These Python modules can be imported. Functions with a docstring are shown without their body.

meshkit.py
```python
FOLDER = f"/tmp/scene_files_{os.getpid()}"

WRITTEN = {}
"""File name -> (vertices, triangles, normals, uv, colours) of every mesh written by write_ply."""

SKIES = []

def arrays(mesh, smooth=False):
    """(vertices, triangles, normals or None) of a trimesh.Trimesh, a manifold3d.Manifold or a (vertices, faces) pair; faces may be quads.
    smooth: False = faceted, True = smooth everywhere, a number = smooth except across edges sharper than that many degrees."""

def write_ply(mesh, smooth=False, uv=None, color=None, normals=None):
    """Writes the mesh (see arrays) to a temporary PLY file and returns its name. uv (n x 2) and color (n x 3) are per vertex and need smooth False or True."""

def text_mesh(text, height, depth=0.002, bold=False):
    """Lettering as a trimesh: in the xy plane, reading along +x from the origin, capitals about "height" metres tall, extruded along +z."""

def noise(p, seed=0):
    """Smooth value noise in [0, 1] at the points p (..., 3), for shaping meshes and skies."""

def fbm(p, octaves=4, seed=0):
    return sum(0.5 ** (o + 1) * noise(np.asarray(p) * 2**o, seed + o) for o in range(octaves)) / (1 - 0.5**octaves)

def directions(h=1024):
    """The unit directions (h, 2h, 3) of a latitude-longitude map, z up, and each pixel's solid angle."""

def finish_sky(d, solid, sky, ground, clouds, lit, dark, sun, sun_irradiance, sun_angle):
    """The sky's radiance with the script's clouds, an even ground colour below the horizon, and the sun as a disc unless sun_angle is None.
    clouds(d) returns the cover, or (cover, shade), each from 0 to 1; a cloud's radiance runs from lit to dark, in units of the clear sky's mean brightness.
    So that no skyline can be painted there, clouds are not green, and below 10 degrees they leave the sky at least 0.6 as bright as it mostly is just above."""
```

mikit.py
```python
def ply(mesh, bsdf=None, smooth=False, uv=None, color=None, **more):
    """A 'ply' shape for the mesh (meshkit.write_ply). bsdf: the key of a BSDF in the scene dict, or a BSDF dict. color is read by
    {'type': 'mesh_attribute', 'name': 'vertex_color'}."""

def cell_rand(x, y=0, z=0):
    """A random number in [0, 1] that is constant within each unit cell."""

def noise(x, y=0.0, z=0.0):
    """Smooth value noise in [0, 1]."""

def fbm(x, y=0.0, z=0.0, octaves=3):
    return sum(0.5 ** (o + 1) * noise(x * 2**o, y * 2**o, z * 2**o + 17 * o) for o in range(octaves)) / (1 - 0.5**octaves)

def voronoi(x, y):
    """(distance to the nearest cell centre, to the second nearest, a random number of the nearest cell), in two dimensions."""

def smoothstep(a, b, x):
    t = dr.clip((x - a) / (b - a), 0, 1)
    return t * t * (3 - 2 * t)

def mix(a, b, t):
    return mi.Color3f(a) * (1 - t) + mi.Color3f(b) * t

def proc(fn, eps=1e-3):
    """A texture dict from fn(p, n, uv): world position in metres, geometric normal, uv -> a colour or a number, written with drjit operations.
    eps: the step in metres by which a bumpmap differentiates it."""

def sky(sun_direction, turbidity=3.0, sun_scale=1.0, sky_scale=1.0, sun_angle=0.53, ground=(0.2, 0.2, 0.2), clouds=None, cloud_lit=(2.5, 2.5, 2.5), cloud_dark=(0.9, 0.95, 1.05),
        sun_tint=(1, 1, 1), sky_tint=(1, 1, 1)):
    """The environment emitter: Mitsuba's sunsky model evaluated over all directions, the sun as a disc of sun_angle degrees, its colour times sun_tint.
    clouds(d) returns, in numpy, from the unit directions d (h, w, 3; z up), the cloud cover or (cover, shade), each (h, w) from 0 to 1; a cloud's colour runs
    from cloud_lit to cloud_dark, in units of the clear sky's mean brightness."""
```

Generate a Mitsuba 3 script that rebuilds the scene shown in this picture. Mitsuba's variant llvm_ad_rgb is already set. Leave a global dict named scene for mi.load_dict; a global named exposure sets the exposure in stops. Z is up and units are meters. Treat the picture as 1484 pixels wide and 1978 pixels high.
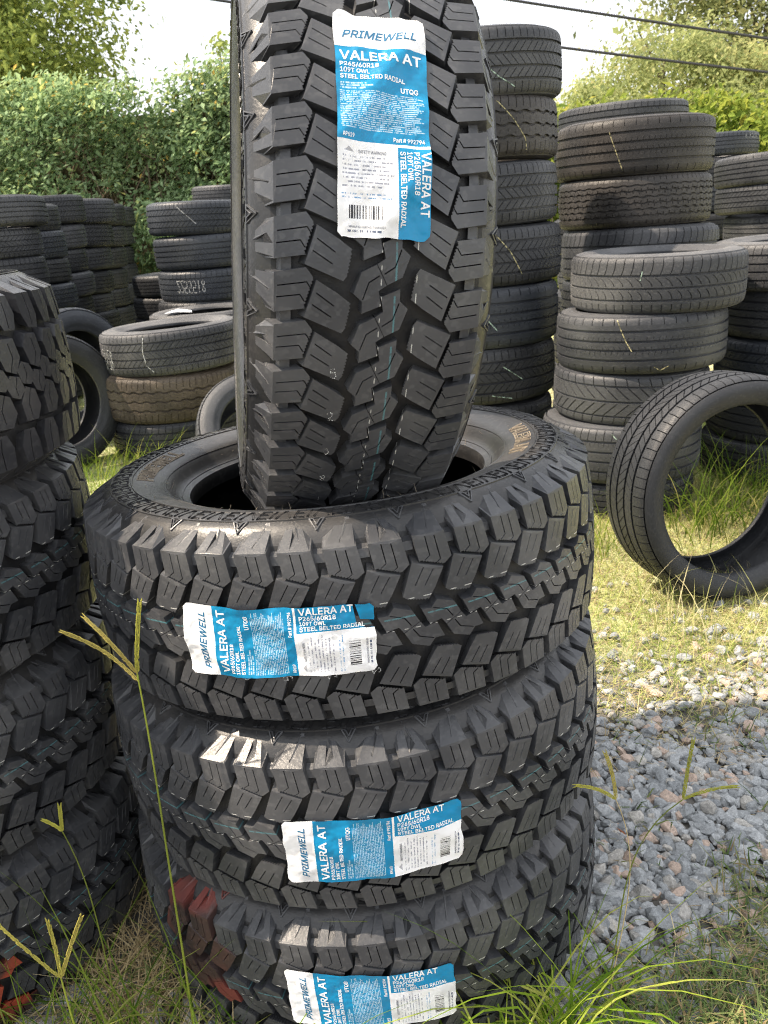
import math
import numpy as np, trimesh, mitsuba as mi, drjit as dr
import mikit, meshkit
from mikit import noise, fbm, smoothstep, mix, proc
from scipy.interpolate import CubicSpline
from shapely.geometry import Polygon, box, LineString
from shapely import union_all
from shapely.affinity import translate as sh_move

T = mi.ScalarTransform4f
scene, labels = {}, {}

# ------------------------------------------------------------------ camera, sky, exposure
EYE = np.array([0, 0, 1.14]); PITCH, ROLL, FPX = math.radians(20.0), math.radians(-3.2), 1600.0
_fw = np.array([0, math.cos(PITCH), -math.sin(PITCH)]); _up0 = np.array([0, math.sin(PITCH), math.cos(PITCH)]); _rt0 = np.array([1.0, 0, 0])
_up = _up0 * math.cos(ROLL) - _rt0 * math.sin(ROLL)
scene['camera'] = {'type': 'thinlens', 'fov': math.degrees(2 * math.atan(742 / FPX)), 'fov_axis': 'x', 'aperture_radius': 0.0011, 'focus_distance': 1.15,
                   'near_clip': 0.01, 'far_clip': 500.0, 'to_world': T().look_at(origin=EYE.tolist(), target=(EYE + _fw).tolist(), up=_up.tolist())}
SUN_AZ, SUN_EL = math.radians(1.5), math.radians(54)
SUN = [-math.cos(SUN_AZ) * math.cos(SUN_EL), -math.sin(SUN_AZ) * math.cos(SUN_EL), math.sin(SUN_EL)]
def cloud_cover(d):
    f = meshkit.fbm(d * np.array([2.2, 2.2, 4.0]) + 5.0, 4, 3)
    return np.clip(0.84 + 0.5 * (f - 0.5), 0, 0.95), np.clip(0.5 - 1.2 * (f - 0.42), 0, 0.5)
scene['sky'] = mikit.sky(SUN, turbidity=4, sun_angle=0.9, clouds=cloud_cover, cloud_lit=(2.8, 2.8, 2.82), cloud_dark=(2.25, 2.27, 2.32), sun_tint=(0.98, 1.0, 1.04))
exposure = 2.6
rng = np.random.default_rng(7)

# ------------------------------------------------------------------ materials
def two(b): return {'type': 'twosided', 'bsdf': b}
def rubber(name, base, dust, amount, rough, spec=0.5, scale=9.0, updust=0.0, lines=False, red=None):
    base, dust = np.array(base, float), np.array(dust, float)
    def colour(p, n, uv):
        f = fbm(p.x * scale, p.y * scale, p.z * scale, 3)
        g = fbm(p.x * 140, p.y * 140, p.z * 140, 2)
        k = amount * smoothstep(0.38, 0.75, f) + amount * 0.5 * smoothstep(0.55, 0.75, g) + updust * smoothstep(0.35, 0.95, n.z) * (0.5 + f)
        c = mix(base.tolist(), dust.tolist(), dr.clip(k, 0, 1))
        if lines:   # moulding lines run round the tread: a chalky white one and a cyan one
            br = smoothstep(0.42, 0.58, fbm(uv.x * 60, uv.y * 3, 3.0, 2))
            w = (1 - smoothstep(0.4, 0.8, dr.minimum(dr.abs(uv.y * 1000 - 1 + 2 * noise(uv.x * 9, 1)), dr.abs(uv.y * 1000 - 40 + 3 * noise(uv.x * 8, 6))))) * br
            y = (1 - smoothstep(0.7, 1.4, dr.abs(uv.y * 1000 - 17 + 3 * noise(uv.x * 7, 4)))) * smoothstep(0.52, 0.66, fbm(uv.x * 40, 7.0, 3.0, 2)) * 0.5
            c = mix(c, (0.5, 0.5, 0.47), w * 0.8)
            c = mix(c, (0.08, 0.25, 0.28), y)
        if red is not None:
            rr = smoothstep(0.42, 0.60, fbm(p.x * 13, p.y * 13, p.z * 11 + 3.0, 4))
            c = mix(c, red, rr * 0.9)
        return c
    def bump(p, n, uv):
        return fbm(p.x * 420, p.y * 420, p.z * 420, 2)
    scene[name] = two({'type': 'bumpmap', 'arbitrary': proc(bump, 4e-4), 'scale': 0.00016,
                       'bsdf': {'type': 'principled', 'base_color': proc(colour), 'roughness': rough, 'specular': spec}})
rubber('rubber_new', (0.038, 0.040, 0.045), (0.108, 0.109, 0.112), 0.5, 0.36, 0.5, 11, 0.03, lines=True)
rubber('rubber_mud', (0.028, 0.029, 0.034), (0.08, 0.08, 0.082), 0.45, 0.36, 0.5, 11, 0.03)
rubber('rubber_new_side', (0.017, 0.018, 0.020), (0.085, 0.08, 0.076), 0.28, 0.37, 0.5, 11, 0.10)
rubber('rubber_floor_shade', (0.013, 0.0135, 0.015), (0.05, 0.048, 0.046), 0.25, 0.5, 0.4, 11, 0.0)  # same rubber between the blocks; groove shade is painted in as darker colour
rubber('rubber_red', (0.03, 0.022, 0.022), (0.10, 0.05, 0.04), 0.5, 0.45, 0.5, 11, 0.0, red=(0.17, 0.042, 0.034))
rubber('rubber_orange', (0.03, 0.02, 0.02), (0.10, 0.05, 0.04), 0.5, 0.45, 0.5, 11, 0.0, red=(0.30, 0.05, 0.026))
rubber('rubber_grey', (0.024, 0.026, 0.031), (0.082, 0.084, 0.089), 0.5, 0.55, 0.5, 5, 0.25)
rubber('rubber_dark', (0.013, 0.0145, 0.018), (0.046, 0.048, 0.052), 0.4, 0.55, 0.5, 5, 0.22)
rubber('rubber_blue', (0.019, 0.023, 0.031), (0.06, 0.067, 0.078), 0.45, 0.5, 0.5, 5, 0.2)
rubber('rubber_brown', (0.045, 0.036, 0.028), (0.15, 0.12, 0.09), 0.6, 0.62, 0.35, 5, 0.3)
rubber('rubber_pale', (0.036, 0.038, 0.043), (0.118, 0.118, 0.12), 0.55, 0.6, 0.4, 5, 0.35)
rubber('rubber_umber', (0.021, 0.019, 0.018), (0.074, 0.067, 0.062), 0.5, 0.55, 0.45, 5, 0.22)
scene['letter_rubber'] = two({'type': 'principled', 'roughness': 0.6, 'base_color': proc(lambda p, n, uv: mix((0.12, 0.095, 0.07), (0.32, 0.27, 0.20), fbm(p.x * 90, p.y * 90, p.z * 90, 2)))})
scene['chalk'] = two({'type': 'diffuse', 'reflectance': proc(lambda p, n, uv: mix((0.10, 0.10, 0.10), (0.6, 0.61, 0.6), smoothstep(0.3, 0.62, fbm(p.x * 170, p.y * 170, p.z * 170, 2))))})
scene['chalk_green'] = two({'type': 'diffuse', 'reflectance': proc(lambda p, n, uv: mix((0.06, 0.07, 0.06), (0.42, 0.55, 0.46), smoothstep(0.32, 0.62, fbm(p.x * 150, p.y * 150, p.z * 150, 2))))})
scene['chalk_yellow'] = two({'type': 'diffuse', 'reflectance': proc(lambda p, n, uv: mix((0.07, 0.07, 0.05), (0.5, 0.45, 0.25), smoothstep(0.36, 0.64, fbm(p.x * 150, p.y * 150, p.z * 150, 2))))})

BLUE = (0.0, 0.215, 0.42); WHITE = (0.80, 0.80, 0.80)
def label_colour(p, n, uv):
    a, b = uv.x, uv.y
    blue = mi.Color3f(*BLUE); white = mi.Color3f(*WHITE)
    isb = (a > 0.172) & ((a < 0.605) | (b > 0.645)) & (((a < 0.603) | (a > 0.615)))
    c = dr.select(isb, blue, white)
    # columns of small print on the blue part: rows of words run across the label
    def words(a0, a1, b0, b1, n_rows, ink, c, dense=0.62, fill=0.62):
        row = (a - a0) / (a1 - a0) * n_rows
        i = dr.floor(row); f = row - i
        inside = (a > a0) & (a < a1) & (b > b0) & (b < b1 - 0.12 * mikit.cell_rand(i, 3))
        word = noise(b * 70 + i * 13.7, i) * 0.5 + 0.5 * noise(b * 160, i * 3.1)
        on = inside & (f > 0.25) & (f < 0.25 + fill) & (word > 1 - dense)
        return dr.select(on, ink, c)
    pale = mi.Color3f(0.42, 0.58, 0.68)
    c = words(0.340, 0.375, 0.05, 0.40, 3, pale, c, 0.66)
    c = words(0.382, 0.555, 0.04, 0.95, 20, pale, c, 0.62, 0.5)
    grey = mi.Color3f(0.30, 0.31, 0.36)
    c = words(0.66, 0.80, 0.05, 0.60, 8, grey, c, 0.55, 0.4)
    c = words(0.815, 0.845, 0.04, 0.58, 2, mi.Color3f(0.15, 0.3, 0.5), c, 0.55, 0.4)
    c = words(0.965, 0.985, 0.10, 0.56, 1, mi.Color3f(0.12, 0.14, 0.2), c, 0.6, 0.5)
    bar = mikit.cell_rand(dr.floor(b * 150), 9)
    c = dr.select((a > 0.868) & (a < 0.925) & (b > 0.12) & (b < 0.50) & (bar > 0.45), mi.Color3f(0.03, 0.03, 0.035), c)
    tri = dr.abs(b - 0.12) * 0.35 < (a - 0.628)
    c = dr.select((a > 0.628) & (a < 0.648) & tri & (b > 0.05) & (b < 0.2), mi.Color3f(0.4, 0.4, 0.42), c)
    dirt = smoothstep(0.5, 0.8, fbm(p.x * 40, p.y * 40, p.z * 40, 3))
    return mix(c, c * 0.78, dirt)
scene['label_paper'] = two({'type': 'bumpmap', 'arbitrary': proc(lambda p, n, uv: fbm(p.x * 55, p.y * 55, p.z * 55, 3), 1e-3), 'scale': 0.004,
                            'bsdf': {'type': 'principled', 'base_color': proc(label_colour), 'roughness': 0.38, 'specular': 0.45}})
scene['print_white'] = two({'type': 'principled', 'base_color': {'type': 'rgb', 'value': [0.8, 0.8, 0.8]}, 'roughness': 0.4})
scene['print_blue'] = two({'type': 'principled', 'base_color': {'type': 'rgb', 'value': [0.02, 0.13, 0.25]}, 'roughness': 0.4})
scene['print_dark'] = two({'type': 'principled', 'base_color': {'type': 'rgb', 'value': [0.12, 0.13, 0.16]}, 'roughness': 0.4})
scene['scrap_paper'] = two({'type': 'diffuse', 'reflectance': {'type': 'rgb', 'value': [0.75, 0.77, 0.8]}})

def leafy(name, stops, trans, rough=0.4, spec_scale=None):
    cs = [np.array(c, float) for c in stops]
    def colour(p, n, uv):
        t = dr.clip(uv.x * (len(cs) - 1), 0, len(cs) - 1.001); i = dr.floor(t); f = t - i
        c = mi.Color3f(0)
        for k in range(len(cs) - 1):
            c = dr.select(i == k, mix(cs[k].tolist(), cs[k + 1].tolist(), f), c)
        v = 0.75 + 0.5 * noise(p.x * 2.2, p.y * 2.2, p.z * 2.2)
        return c * v
    scene[name] = {'type': 'principledthin', 'base_color': proc(colour), 'roughness': rough, 'diff_trans': trans, 'spec_trans': 0.0, 'eta': 1.45}
leafy('hedge_leaf', [(0.11, 0.18, 0.08), (0.24, 0.34, 0.16), (0.36, 0.48, 0.27), (0.55, 0.61, 0.22), (0.62, 0.42, 0.11)], 0.6, 0.2)
leafy('bright_leaf', [(0.15, 0.23, 0.05), (0.26, 0.34, 0.07), (0.38, 0.42, 0.08), (0.46, 0.42, 0.09)], 1.0, 0.35)
leafy('tree_leaf_warm', [(0.13, 0.18, 0.06), (0.25, 0.31, 0.09), (0.40, 0.44, 0.12), (0.52, 0.48, 0.14)], 0.9, 0.4)
leafy('tree_leaf_olive', [(0.13, 0.155, 0.075), (0.22, 0.25, 0.11), (0.33, 0.34, 0.15), (0.42, 0.36, 0.17)], 0.9, 0.5)
leafy('tree_leaf_pale_haze', [(0.24, 0.29, 0.13), (0.36, 0.41, 0.17), (0.47, 0.49, 0.22), (0.55, 0.50, 0.24)], 1.0, 0.5)  # feathery foliage; distance haze is put into this paler leaf colour
leafy('grass_dry', [(0.26, 0.36, 0.09), (0.46, 0.52, 0.15), (0.66, 0.64, 0.28), (0.78, 0.71, 0.40), (0.82, 0.74, 0.48)], 0.8, 0.5)
leafy('grass_green', [(0.06, 0.12, 0.015), (0.12, 0.20, 0.025), (0.20, 0.27, 0.04), (0.36, 0.33, 0.12)], 0.9, 0.35)
leafy('grass_lush', [(0.10, 0.19, 0.02), (0.19, 0.29, 0.03), (0.32, 0.40, 0.06), (0.45, 0.45, 0.12)], 1.0, 0.3)
leafy('straw', [(0.30, 0.22, 0.12), (0.50, 0.40, 0.22), (0.66, 0.55, 0.33)], 0.5, 0.55)
leafy('weed_leaf', [(0.07, 0.12, 0.04), (0.14, 0.20, 0.07), (0.24, 0.28, 0.11), (0.30, 0.21, 0.12)], 0.7, 0.5)
leafy('seed_yellow', [(0.30, 0.32, 0.05), (0.42, 0.40, 0.08), (0.45, 0.36, 0.12)], 0.3, 0.5)
scene['bark'] = two({'type': 'diffuse', 'reflectance': proc(lambda p, n, uv: mix((0.07, 0.055, 0.04), (0.19, 0.16, 0.12), fbm(p.x * 8, p.y * 8, p.z * 2.5, 3)))})
scene['dead_vine'] = two({'type': 'diffuse', 'reflectance': proc(lambda p, n, uv: mix((0.10, 0.075, 0.05), (0.27, 0.22, 0.16), fbm(p.x * 9, p.y * 9, p.z * 9, 2)))})
scene['cable_rubber'] = two({'type': 'principled', 'base_color': {'type': 'rgb', 'value': [0.03, 0.03, 0.035]}, 'roughness': 0.5})
def soil(p, n, uv):
    f = fbm(p.x * 1.7, p.y * 1.7, 0.0, 3); g = fbm(p.x * 45, p.y * 45, 1.0, 3)
    c = mix((0.34, 0.37, 0.18), (0.54, 0.53, 0.31), f)
    c = mix(c, (0.20, 0.17, 0.11), smoothstep(0.5, 0.75, g))
    bare = smoothstep(2.0, 1.55, p.y + 0.5 * (f - 0.5)) * smoothstep(6, 4, dr.abs(p.x))
    return mix(c, mix((0.09, 0.087, 0.082), (0.22, 0.21, 0.19), g), bare)
scene['soil'] = two({'type': 'diffuse', 'reflectance': proc(soil)})
def stone(p, n, uv):
    f = fbm(p.x * 260, p.y * 260, p.z * 260, 3); s = noise(p.x * 900, p.y * 900, p.z * 900)
    t = uv.x
    c = mix((0.26, 0.275, 0.285), (0.50, 0.515, 0.52), t)
    c = dr.select(t > 0.80, mix((0.36, 0.35, 0.33), (0.52, 0.50, 0.46), (t - 0.8) * 8), c)
    c = dr.select(t > 0.925, mi.Color3f(0.52, 0.41, 0.34), c)
    return c * (0.62 + 0.75 * f) * (0.85 + 0.35 * smoothstep(0.6, 0.9, s))
scene['stone'] = two({'type': 'bumpmap', 'arbitrary': proc(lambda p, n, uv: fbm(p.x * 300, p.y * 300, p.z * 300, 3), 5e-4), 'scale': 0.0016, 'bsdf': {'type': 'diffuse', 'reflectance': proc(stone)}})
scene['dead_leaf'] = two({'type': 'diffuse', 'reflectance': proc(lambda p, n, uv: mix((0.16, 0.05, 0.03), (0.34, 0.14, 0.07), fbm(p.x * 120, p.y * 120, p.z * 120, 2)))})

# ------------------------------------------------------------------ small helpers
used = {}
def key(base):
    n = used.get(base, 0); used[base] = n + 1
    return base if n == 0 else f'{base}_{n:03d}'
def put(k, d): scene[k] = d; return k
def thing(base, label, cat, group=None):
    k = key(base); labels[k] = {'label': label, 'category': cat}
    if group: labels[k]['group'] = group
    return k
def part(parent, base, d, **info):
    k = key(f'{parent}__{base}'); scene[k] = d
    if info: labels[k] = info
    return k
def tube(pts, rad, sides=5):
    p = np.asarray(pts, float); r = np.broadcast_to(np.asarray(rad, float), (len(p),))
    t = np.gradient(p, axis=0); t /= np.linalg.norm(t, axis=1, keepdims=True) + 1e-12
    a = np.cross(t, np.where(np.abs(t[:, 2:]) < 0.9, [0, 0, 1.0], [1.0, 0, 0])); a /= np.linalg.norm(a, axis=1, keepdims=True)
    b = np.cross(t, a); an = np.arange(sides) * 2 * np.pi / sides
    v = p[:, None] + r[:, None, None] * (np.cos(an)[None, :, None] * a[:, None] + np.sin(an)[None, :, None] * b[:, None])
    i, j = np.meshgrid(np.arange(len(p) - 1), np.arange(sides), indexing='ij')
    q = np.stack([i * sides + j, i * sides + (j + 1) % sides, (i + 1) * sides + (j + 1) % sides, (i + 1) * sides + j], -1).reshape(-1, 4)
    return v.reshape(-1, 3), np.vstack([q[:, [0, 1, 2]], q[:, [0, 2, 3]]])
def cat_meshes(ms):
    vs, fs, n = [], [], 0
    for m in ms:
        v, f = (m.vertices, m.faces) if hasattr(m, 'faces') else m[:2]
        vs.append(v); fs.append(np.asarray(f) + n); n += len(v)
    return np.vstack(vs), np.vstack(fs)
def spline(pts, n):
    p = np.asarray(pts, float); t = np.r_[0, np.cumsum(np.linalg.norm(np.diff(p, axis=0), axis=1))]
    return CubicSpline(t, p)(np.linspace(0, t[-1], n)) if len(p) > 2 else np.linspace(p[0], p[-1], n)
def rotvec(rx, ry, rz=0.0):
    a = np.array([rx, ry, rz]); t = np.linalg.norm(a)
    if t < 1e-9: return np.eye(3)
    k = a / t; K = np.array([[0, -k[2], k[1]], [k[2], 0, -k[0]], [-k[1], k[0], 0]])
    return np.eye(3) + math.sin(t) * K + (1 - math.cos(t)) * K @ K
def rz(a): c, s = math.cos(a), math.sin(a); return np.array([[c, -s, 0], [s, c, 0], [0, 0, 1.0]])
def tw(M, c):
    m = np.eye(4); m[:3, :3] = M; m[:3, 3] = c
    return T(m.tolist())

class Profile:
    """A tyre's outer curve by arc length s from the crown's centre (metres; s > 0 towards local +z)."""
    def __init__(self, half, n=220):
        h = np.array(half, float)                                   # (z, r) from the centre outwards
        full = np.vstack([h[::-1] * [-1, 1], h[1:]]) if h[0, 0] == 0 else np.vstack([h[::-1] * [-1, 1], h])
        d = np.r_[0, np.cumsum(np.linalg.norm(np.diff(full, axis=0), axis=1))]
        cs = CubicSpline(d, full); t = np.linspace(0, d[-1], 2 * n + 1)
        self.p = cs(t); g = np.gradient(self.p, axis=0)
        self.s = np.r_[0, np.cumsum(np.linalg.norm(np.diff(self.p, axis=0), axis=1))]; self.s -= self.s[-1] / 2
        g /= np.linalg.norm(g, axis=1, keepdims=True)
        self.n = np.stack([-g[:, 1], g[:, 0]], 1)                   # (nz, nr), outwards
    def at(self, s, h=0.0):
        s = np.asarray(s, float); o = []
        for k in range(2):
            o.append(np.interp(s, self.s, self.p[:, k]) + np.asarray(h) * np.interp(s, self.s, self.n[:, k]))
        return o[0], o[1]                                           # z, r
    def place(self, s, theta, h):
        z, r = self.at(s, h)
        return np.stack([r * np.cos(theta), r * np.sin(theta), z], -1)
    def s_of_r(self, r):                                            # on the +z side wall
        k = self.s > 0.125
        return np.interp(-np.asarray(r), -self.p[k, 1], self.s[k])

def lathe(zr, n):
    zr = np.asarray(zr); m = len(zr); a = np.arange(n) * 2 * np.pi / n
    v = np.stack([zr[:, None, 1] * np.cos(a), zr[:, None, 1] * np.sin(a), np.broadcast_to(zr[:, None, 0], (m, n))], -1).reshape(-1, 3)
    i, j = np.meshgrid(np.arange(m), np.arange(n), indexing='ij'); i2, j2 = (i + 1) % m, (j + 1) % n
    q = np.stack([i * n + j, i * n + j2, i2 * n + j2, i2 * n + j], -1).reshape(-1, 4)
    return v, np.vstack([q[:, [0, 1, 2]], q[:, [0, 2, 3]]])

# ------------------------------------------------------------------ new all-terrain tyres
AT = Profile([(0, .3742), (.03, .3740), (.06, .3728), (.09, .3698), (.104, .3662), (.114, .3608), (.1222, .3545), (.1285, .3480), (.1328, .3400), (.1352, .330), (.1358, .318), (.1343, .304), (.1305, .287), (.1250, .271),
              (.116, .258), (.106, .2495), (.100, .242), (.0975, .234), (.0945, .2285), (.089, .2265), (.081, .2268)])
NP = 46; PITCH_ANG = 2 * math.pi / NP; R_MAP = 0.3885; PMM = PITCH_ANG * R_MAP * 1000
S_END = 151.0
CREASE, FACET_END = 119.0, 152.0
def top_curve(s):
    """Where the blocks' tops lie: a flat crown, a sharp crease, then one straight facet down to the side wall."""
    a = np.abs(s); zc = a * (.1090 / .119); rc = .3885 - zc ** 2 / 1.75
    e = AT.at(FACET_END / 1000, .0008); t = np.clip((a - CREASE / 1000) / ((FACET_END - CREASE) / 1000), 0, 1)
    zc0, rc0 = .1090, .3885 - .1090 ** 2 / 1.75
    z = np.where(a <= CREASE / 1000, zc, zc0 + t * (e[0] - zc0)); r = np.where(a <= CREASE / 1000, rc, rc0 + t * (e[1] - rc0))
    past = a > FACET_END / 1000; b = AT.at(a, .0008)
    return np.where(past, b[0], z) * np.sign(s), np.where(past, b[1], r)
class Tops:
    """Heights in tenths of the way from the groove floor to the blocks' tops."""
    def place(self, s, theta, h):
        z0, r0 = AT.at(s); z1, r1 = top_curve(s); k = np.asarray(h) / .010
        z, r = z0 + (z1 - z0) * k, r0 + (r1 - r0) * k
        return np.stack([r * np.cos(theta), r * np.sin(theta), z], -1)
TOPS = Tops()
def block_height(s):                                                # millimetres above the groove floor
    a = abs(s)
    return 10.0
def densify(ring, cuts):
    out = []
    for (x0, y0), (x1, y1) in zip(ring[:-1], ring[1:]):
        out.append((x0, y0))
        ts = sorted((c - x0) / (x1 - x0) for c in cuts if (x0 - c) * (x1 - c) < -1e-9)
        out += [(x0 + t * (x1 - x0), y0 + t * (y1 - y0)) for t in ts]
    return np.array(out)
CUTS = [-119, -90, -60, -30, 0, 30, 60, 90, 119]
def block_mesh(poly, height=block_height, prof=None, drop=1.0, cuts=CUTS, draft=0.0):
    """poly in (s, u) millimetres -> a solid block standing on the tyre; returns vertices, faces, uv (theta, s)."""
    prof = prof or TOPS
    vs, fs, uvs, n = [], [], [], 0
    def emit(pts, hs, faces):
        nonlocal n
        s, th = pts[:, 0] / 1000, pts[:, 1] / 1000 / R_MAP
        vs.append(prof.place(s, th, np.asarray(hs) / 1000)); uvs.append(np.stack([th, s], 1)); fs.append(np.asarray(faces) + n); n += len(pts)
    geoms = getattr(poly, 'geoms', [poly])
    for g in geoms:
        if g.is_empty or g.area < 0.5: continue
        lo, hi = g.bounds[0], g.bounds[2]
        edges = [lo - 1] + [c for c in cuts if lo < c < hi] + [hi + 1]
        for a, b in zip(edges[:-1], edges[1:]):
            piece = g.intersection(box(a, -999, b, 999))
            for q in getattr(piece, 'geoms', [piece]):
                if q.geom_type != 'Polygon' or q.area < 0.05: continue
                v2, f2 = trimesh.creation.triangulate_polygon(q, engine='earcut')
                v2 = np.asarray(v2); f2 = np.asarray(f2)
                e1, e2 = v2[f2[:, 1]] - v2[f2[:, 0]], v2[f2[:, 2]] - v2[f2[:, 0]]
                flip = (e1[:, 0] * e2[:, 1] - e1[:, 1] * e2[:, 0]) > 0   # want outward: (s, u) is mirrored to (u, s)
                f2[flip] = f2[flip][:, ::-1]
                emit(v2, [height(x) for x in v2[:, 0]], f2)
        for ring in [g.exterior, *g.interiors]:
            c = densify(np.array(ring.coords), cuts); m = len(c)
            hs = np.array([height(x) for x in c[:, 0]]); i = np.arange(m); j = (i + 1) % m
            e0, e1 = c - np.roll(c, 1, 0), np.roll(c, -1, 0) - c
            nn = sum(np.stack([e[:, 1], -e[:, 0]], 1) / (np.linalg.norm(e, axis=1, keepdims=True) + 1e-9) for e in (e0, e1))
            nn /= np.maximum(np.linalg.norm(nn, axis=1, keepdims=True), 0.9)
            if (np.sum(c[:, 0] * np.roll(c[:, 1], -1) - np.roll(c[:, 0], -1) * c[:, 1]) > 0) != (ring is g.exterior): nn = -nn
            low = c + nn * draft * (np.abs(c[:, 0]) < 118)[:, None]
            v = np.vstack([c, low]); h = np.r_[hs, np.full(m, -drop)]
            f = np.vstack([np.stack([i, j, j + m], 1), np.stack([i, j + m, i + m], 1)])
            # split per quad for flat shading is done by face normals; orientation: outwards of the ring
            area = 0.5 * np.sum(c[:, 0] * np.roll(c[:, 1], -1) - np.roll(c[:, 0], -1) * c[:, 1])
            ccw_out = (area > 0) == (ring is g.exterior)
            emit(v, h, f if ccw_out else f[:, ::-1])
    return np.vstack(vs), np.vstack(fs), np.vstack(uvs)
def sipe(pts, w=1.3): return LineString(pts).buffer(w / 2, cap_style=2, join_style=2)
def serrate(p, q, amp, step):
    p, q = np.array(p, float), np.array(q, float); d = q - p; L = np.hypot(*d); n = max(2, int(L / step)); nrm = np.array([-d[1], d[0]]) / L
    out = []
    for i in range(n):
        out += [tuple(p + d * (i / n) + nrm * amp), tuple(p + d * ((i + 0.5) / n) - nrm * amp)]
    return out
K_ = PMM / 54.0
def R2(pts):                                                        # the tread is the same turned half round
    return [(-x, -y) for x, y in pts]
def Pg(pts, holes=(), grow=0.0):
    g = Polygon(pts).buffer(0).buffer(grow, join_style=2)
    for h in holes: g = g.difference(h)
    return g
# polygons as seen on the upright tyre (v to the right, up positive), then turned into (s, u): u runs downwards there
VS = 1.03
def vx(pts): return [(x * VS, y) for x, y in pts]
sh_core = Polygon(vx([(115.5, -14), (86.3, -18.4)] + serrate((86.3, -18.6), (76, -49), 0.9, 3.4) + [(76, -49.4), (82.4, -57.5), (115.5, -51.6)])).buffer(0).buffer(1.5, join_style=2).intersection(box(0, -99, 118.96, 99))
sh_sipes = [sipe(vx([(83, -24.5), (87.9, -31.5), (113, -28)])), sipe(vx([(76.9, -38.8), (80.9, -44.5), (112, -39.8)]))]
lug_a = Polygon([(118.5, -14), (118.5, -51.6), (151, -53), (151, -37.5)]).difference(union_all([sipe([(124, -34), (141, -45)], 1.8), sipe([(141, -45), (141, -50)], 1.8)]))
lug_b = Polygon([(118.5, -14), (118.5, -51.6), (151, -35), (151, -21)]).difference(Polygon([(120, -27.5), (127, -38.5), (143, -29)]))
tie = Polygon([(95, -14.4), (106, -14.0), (106, 1.2), (95, 1.2)])
chevron = union_all([sipe([(128, -60), (144, -50)], 1.6), sipe([(128, -60), (144, -71)], 1.6), sipe([(144, -50), (143, -56)], 1.6), sipe([(144, -71), (143, -65)], 1.6), sipe([(135, -60.3), (143, -56)], 1.4), sipe([(135, -60.3), (143, -65)], 1.4)])
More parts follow.
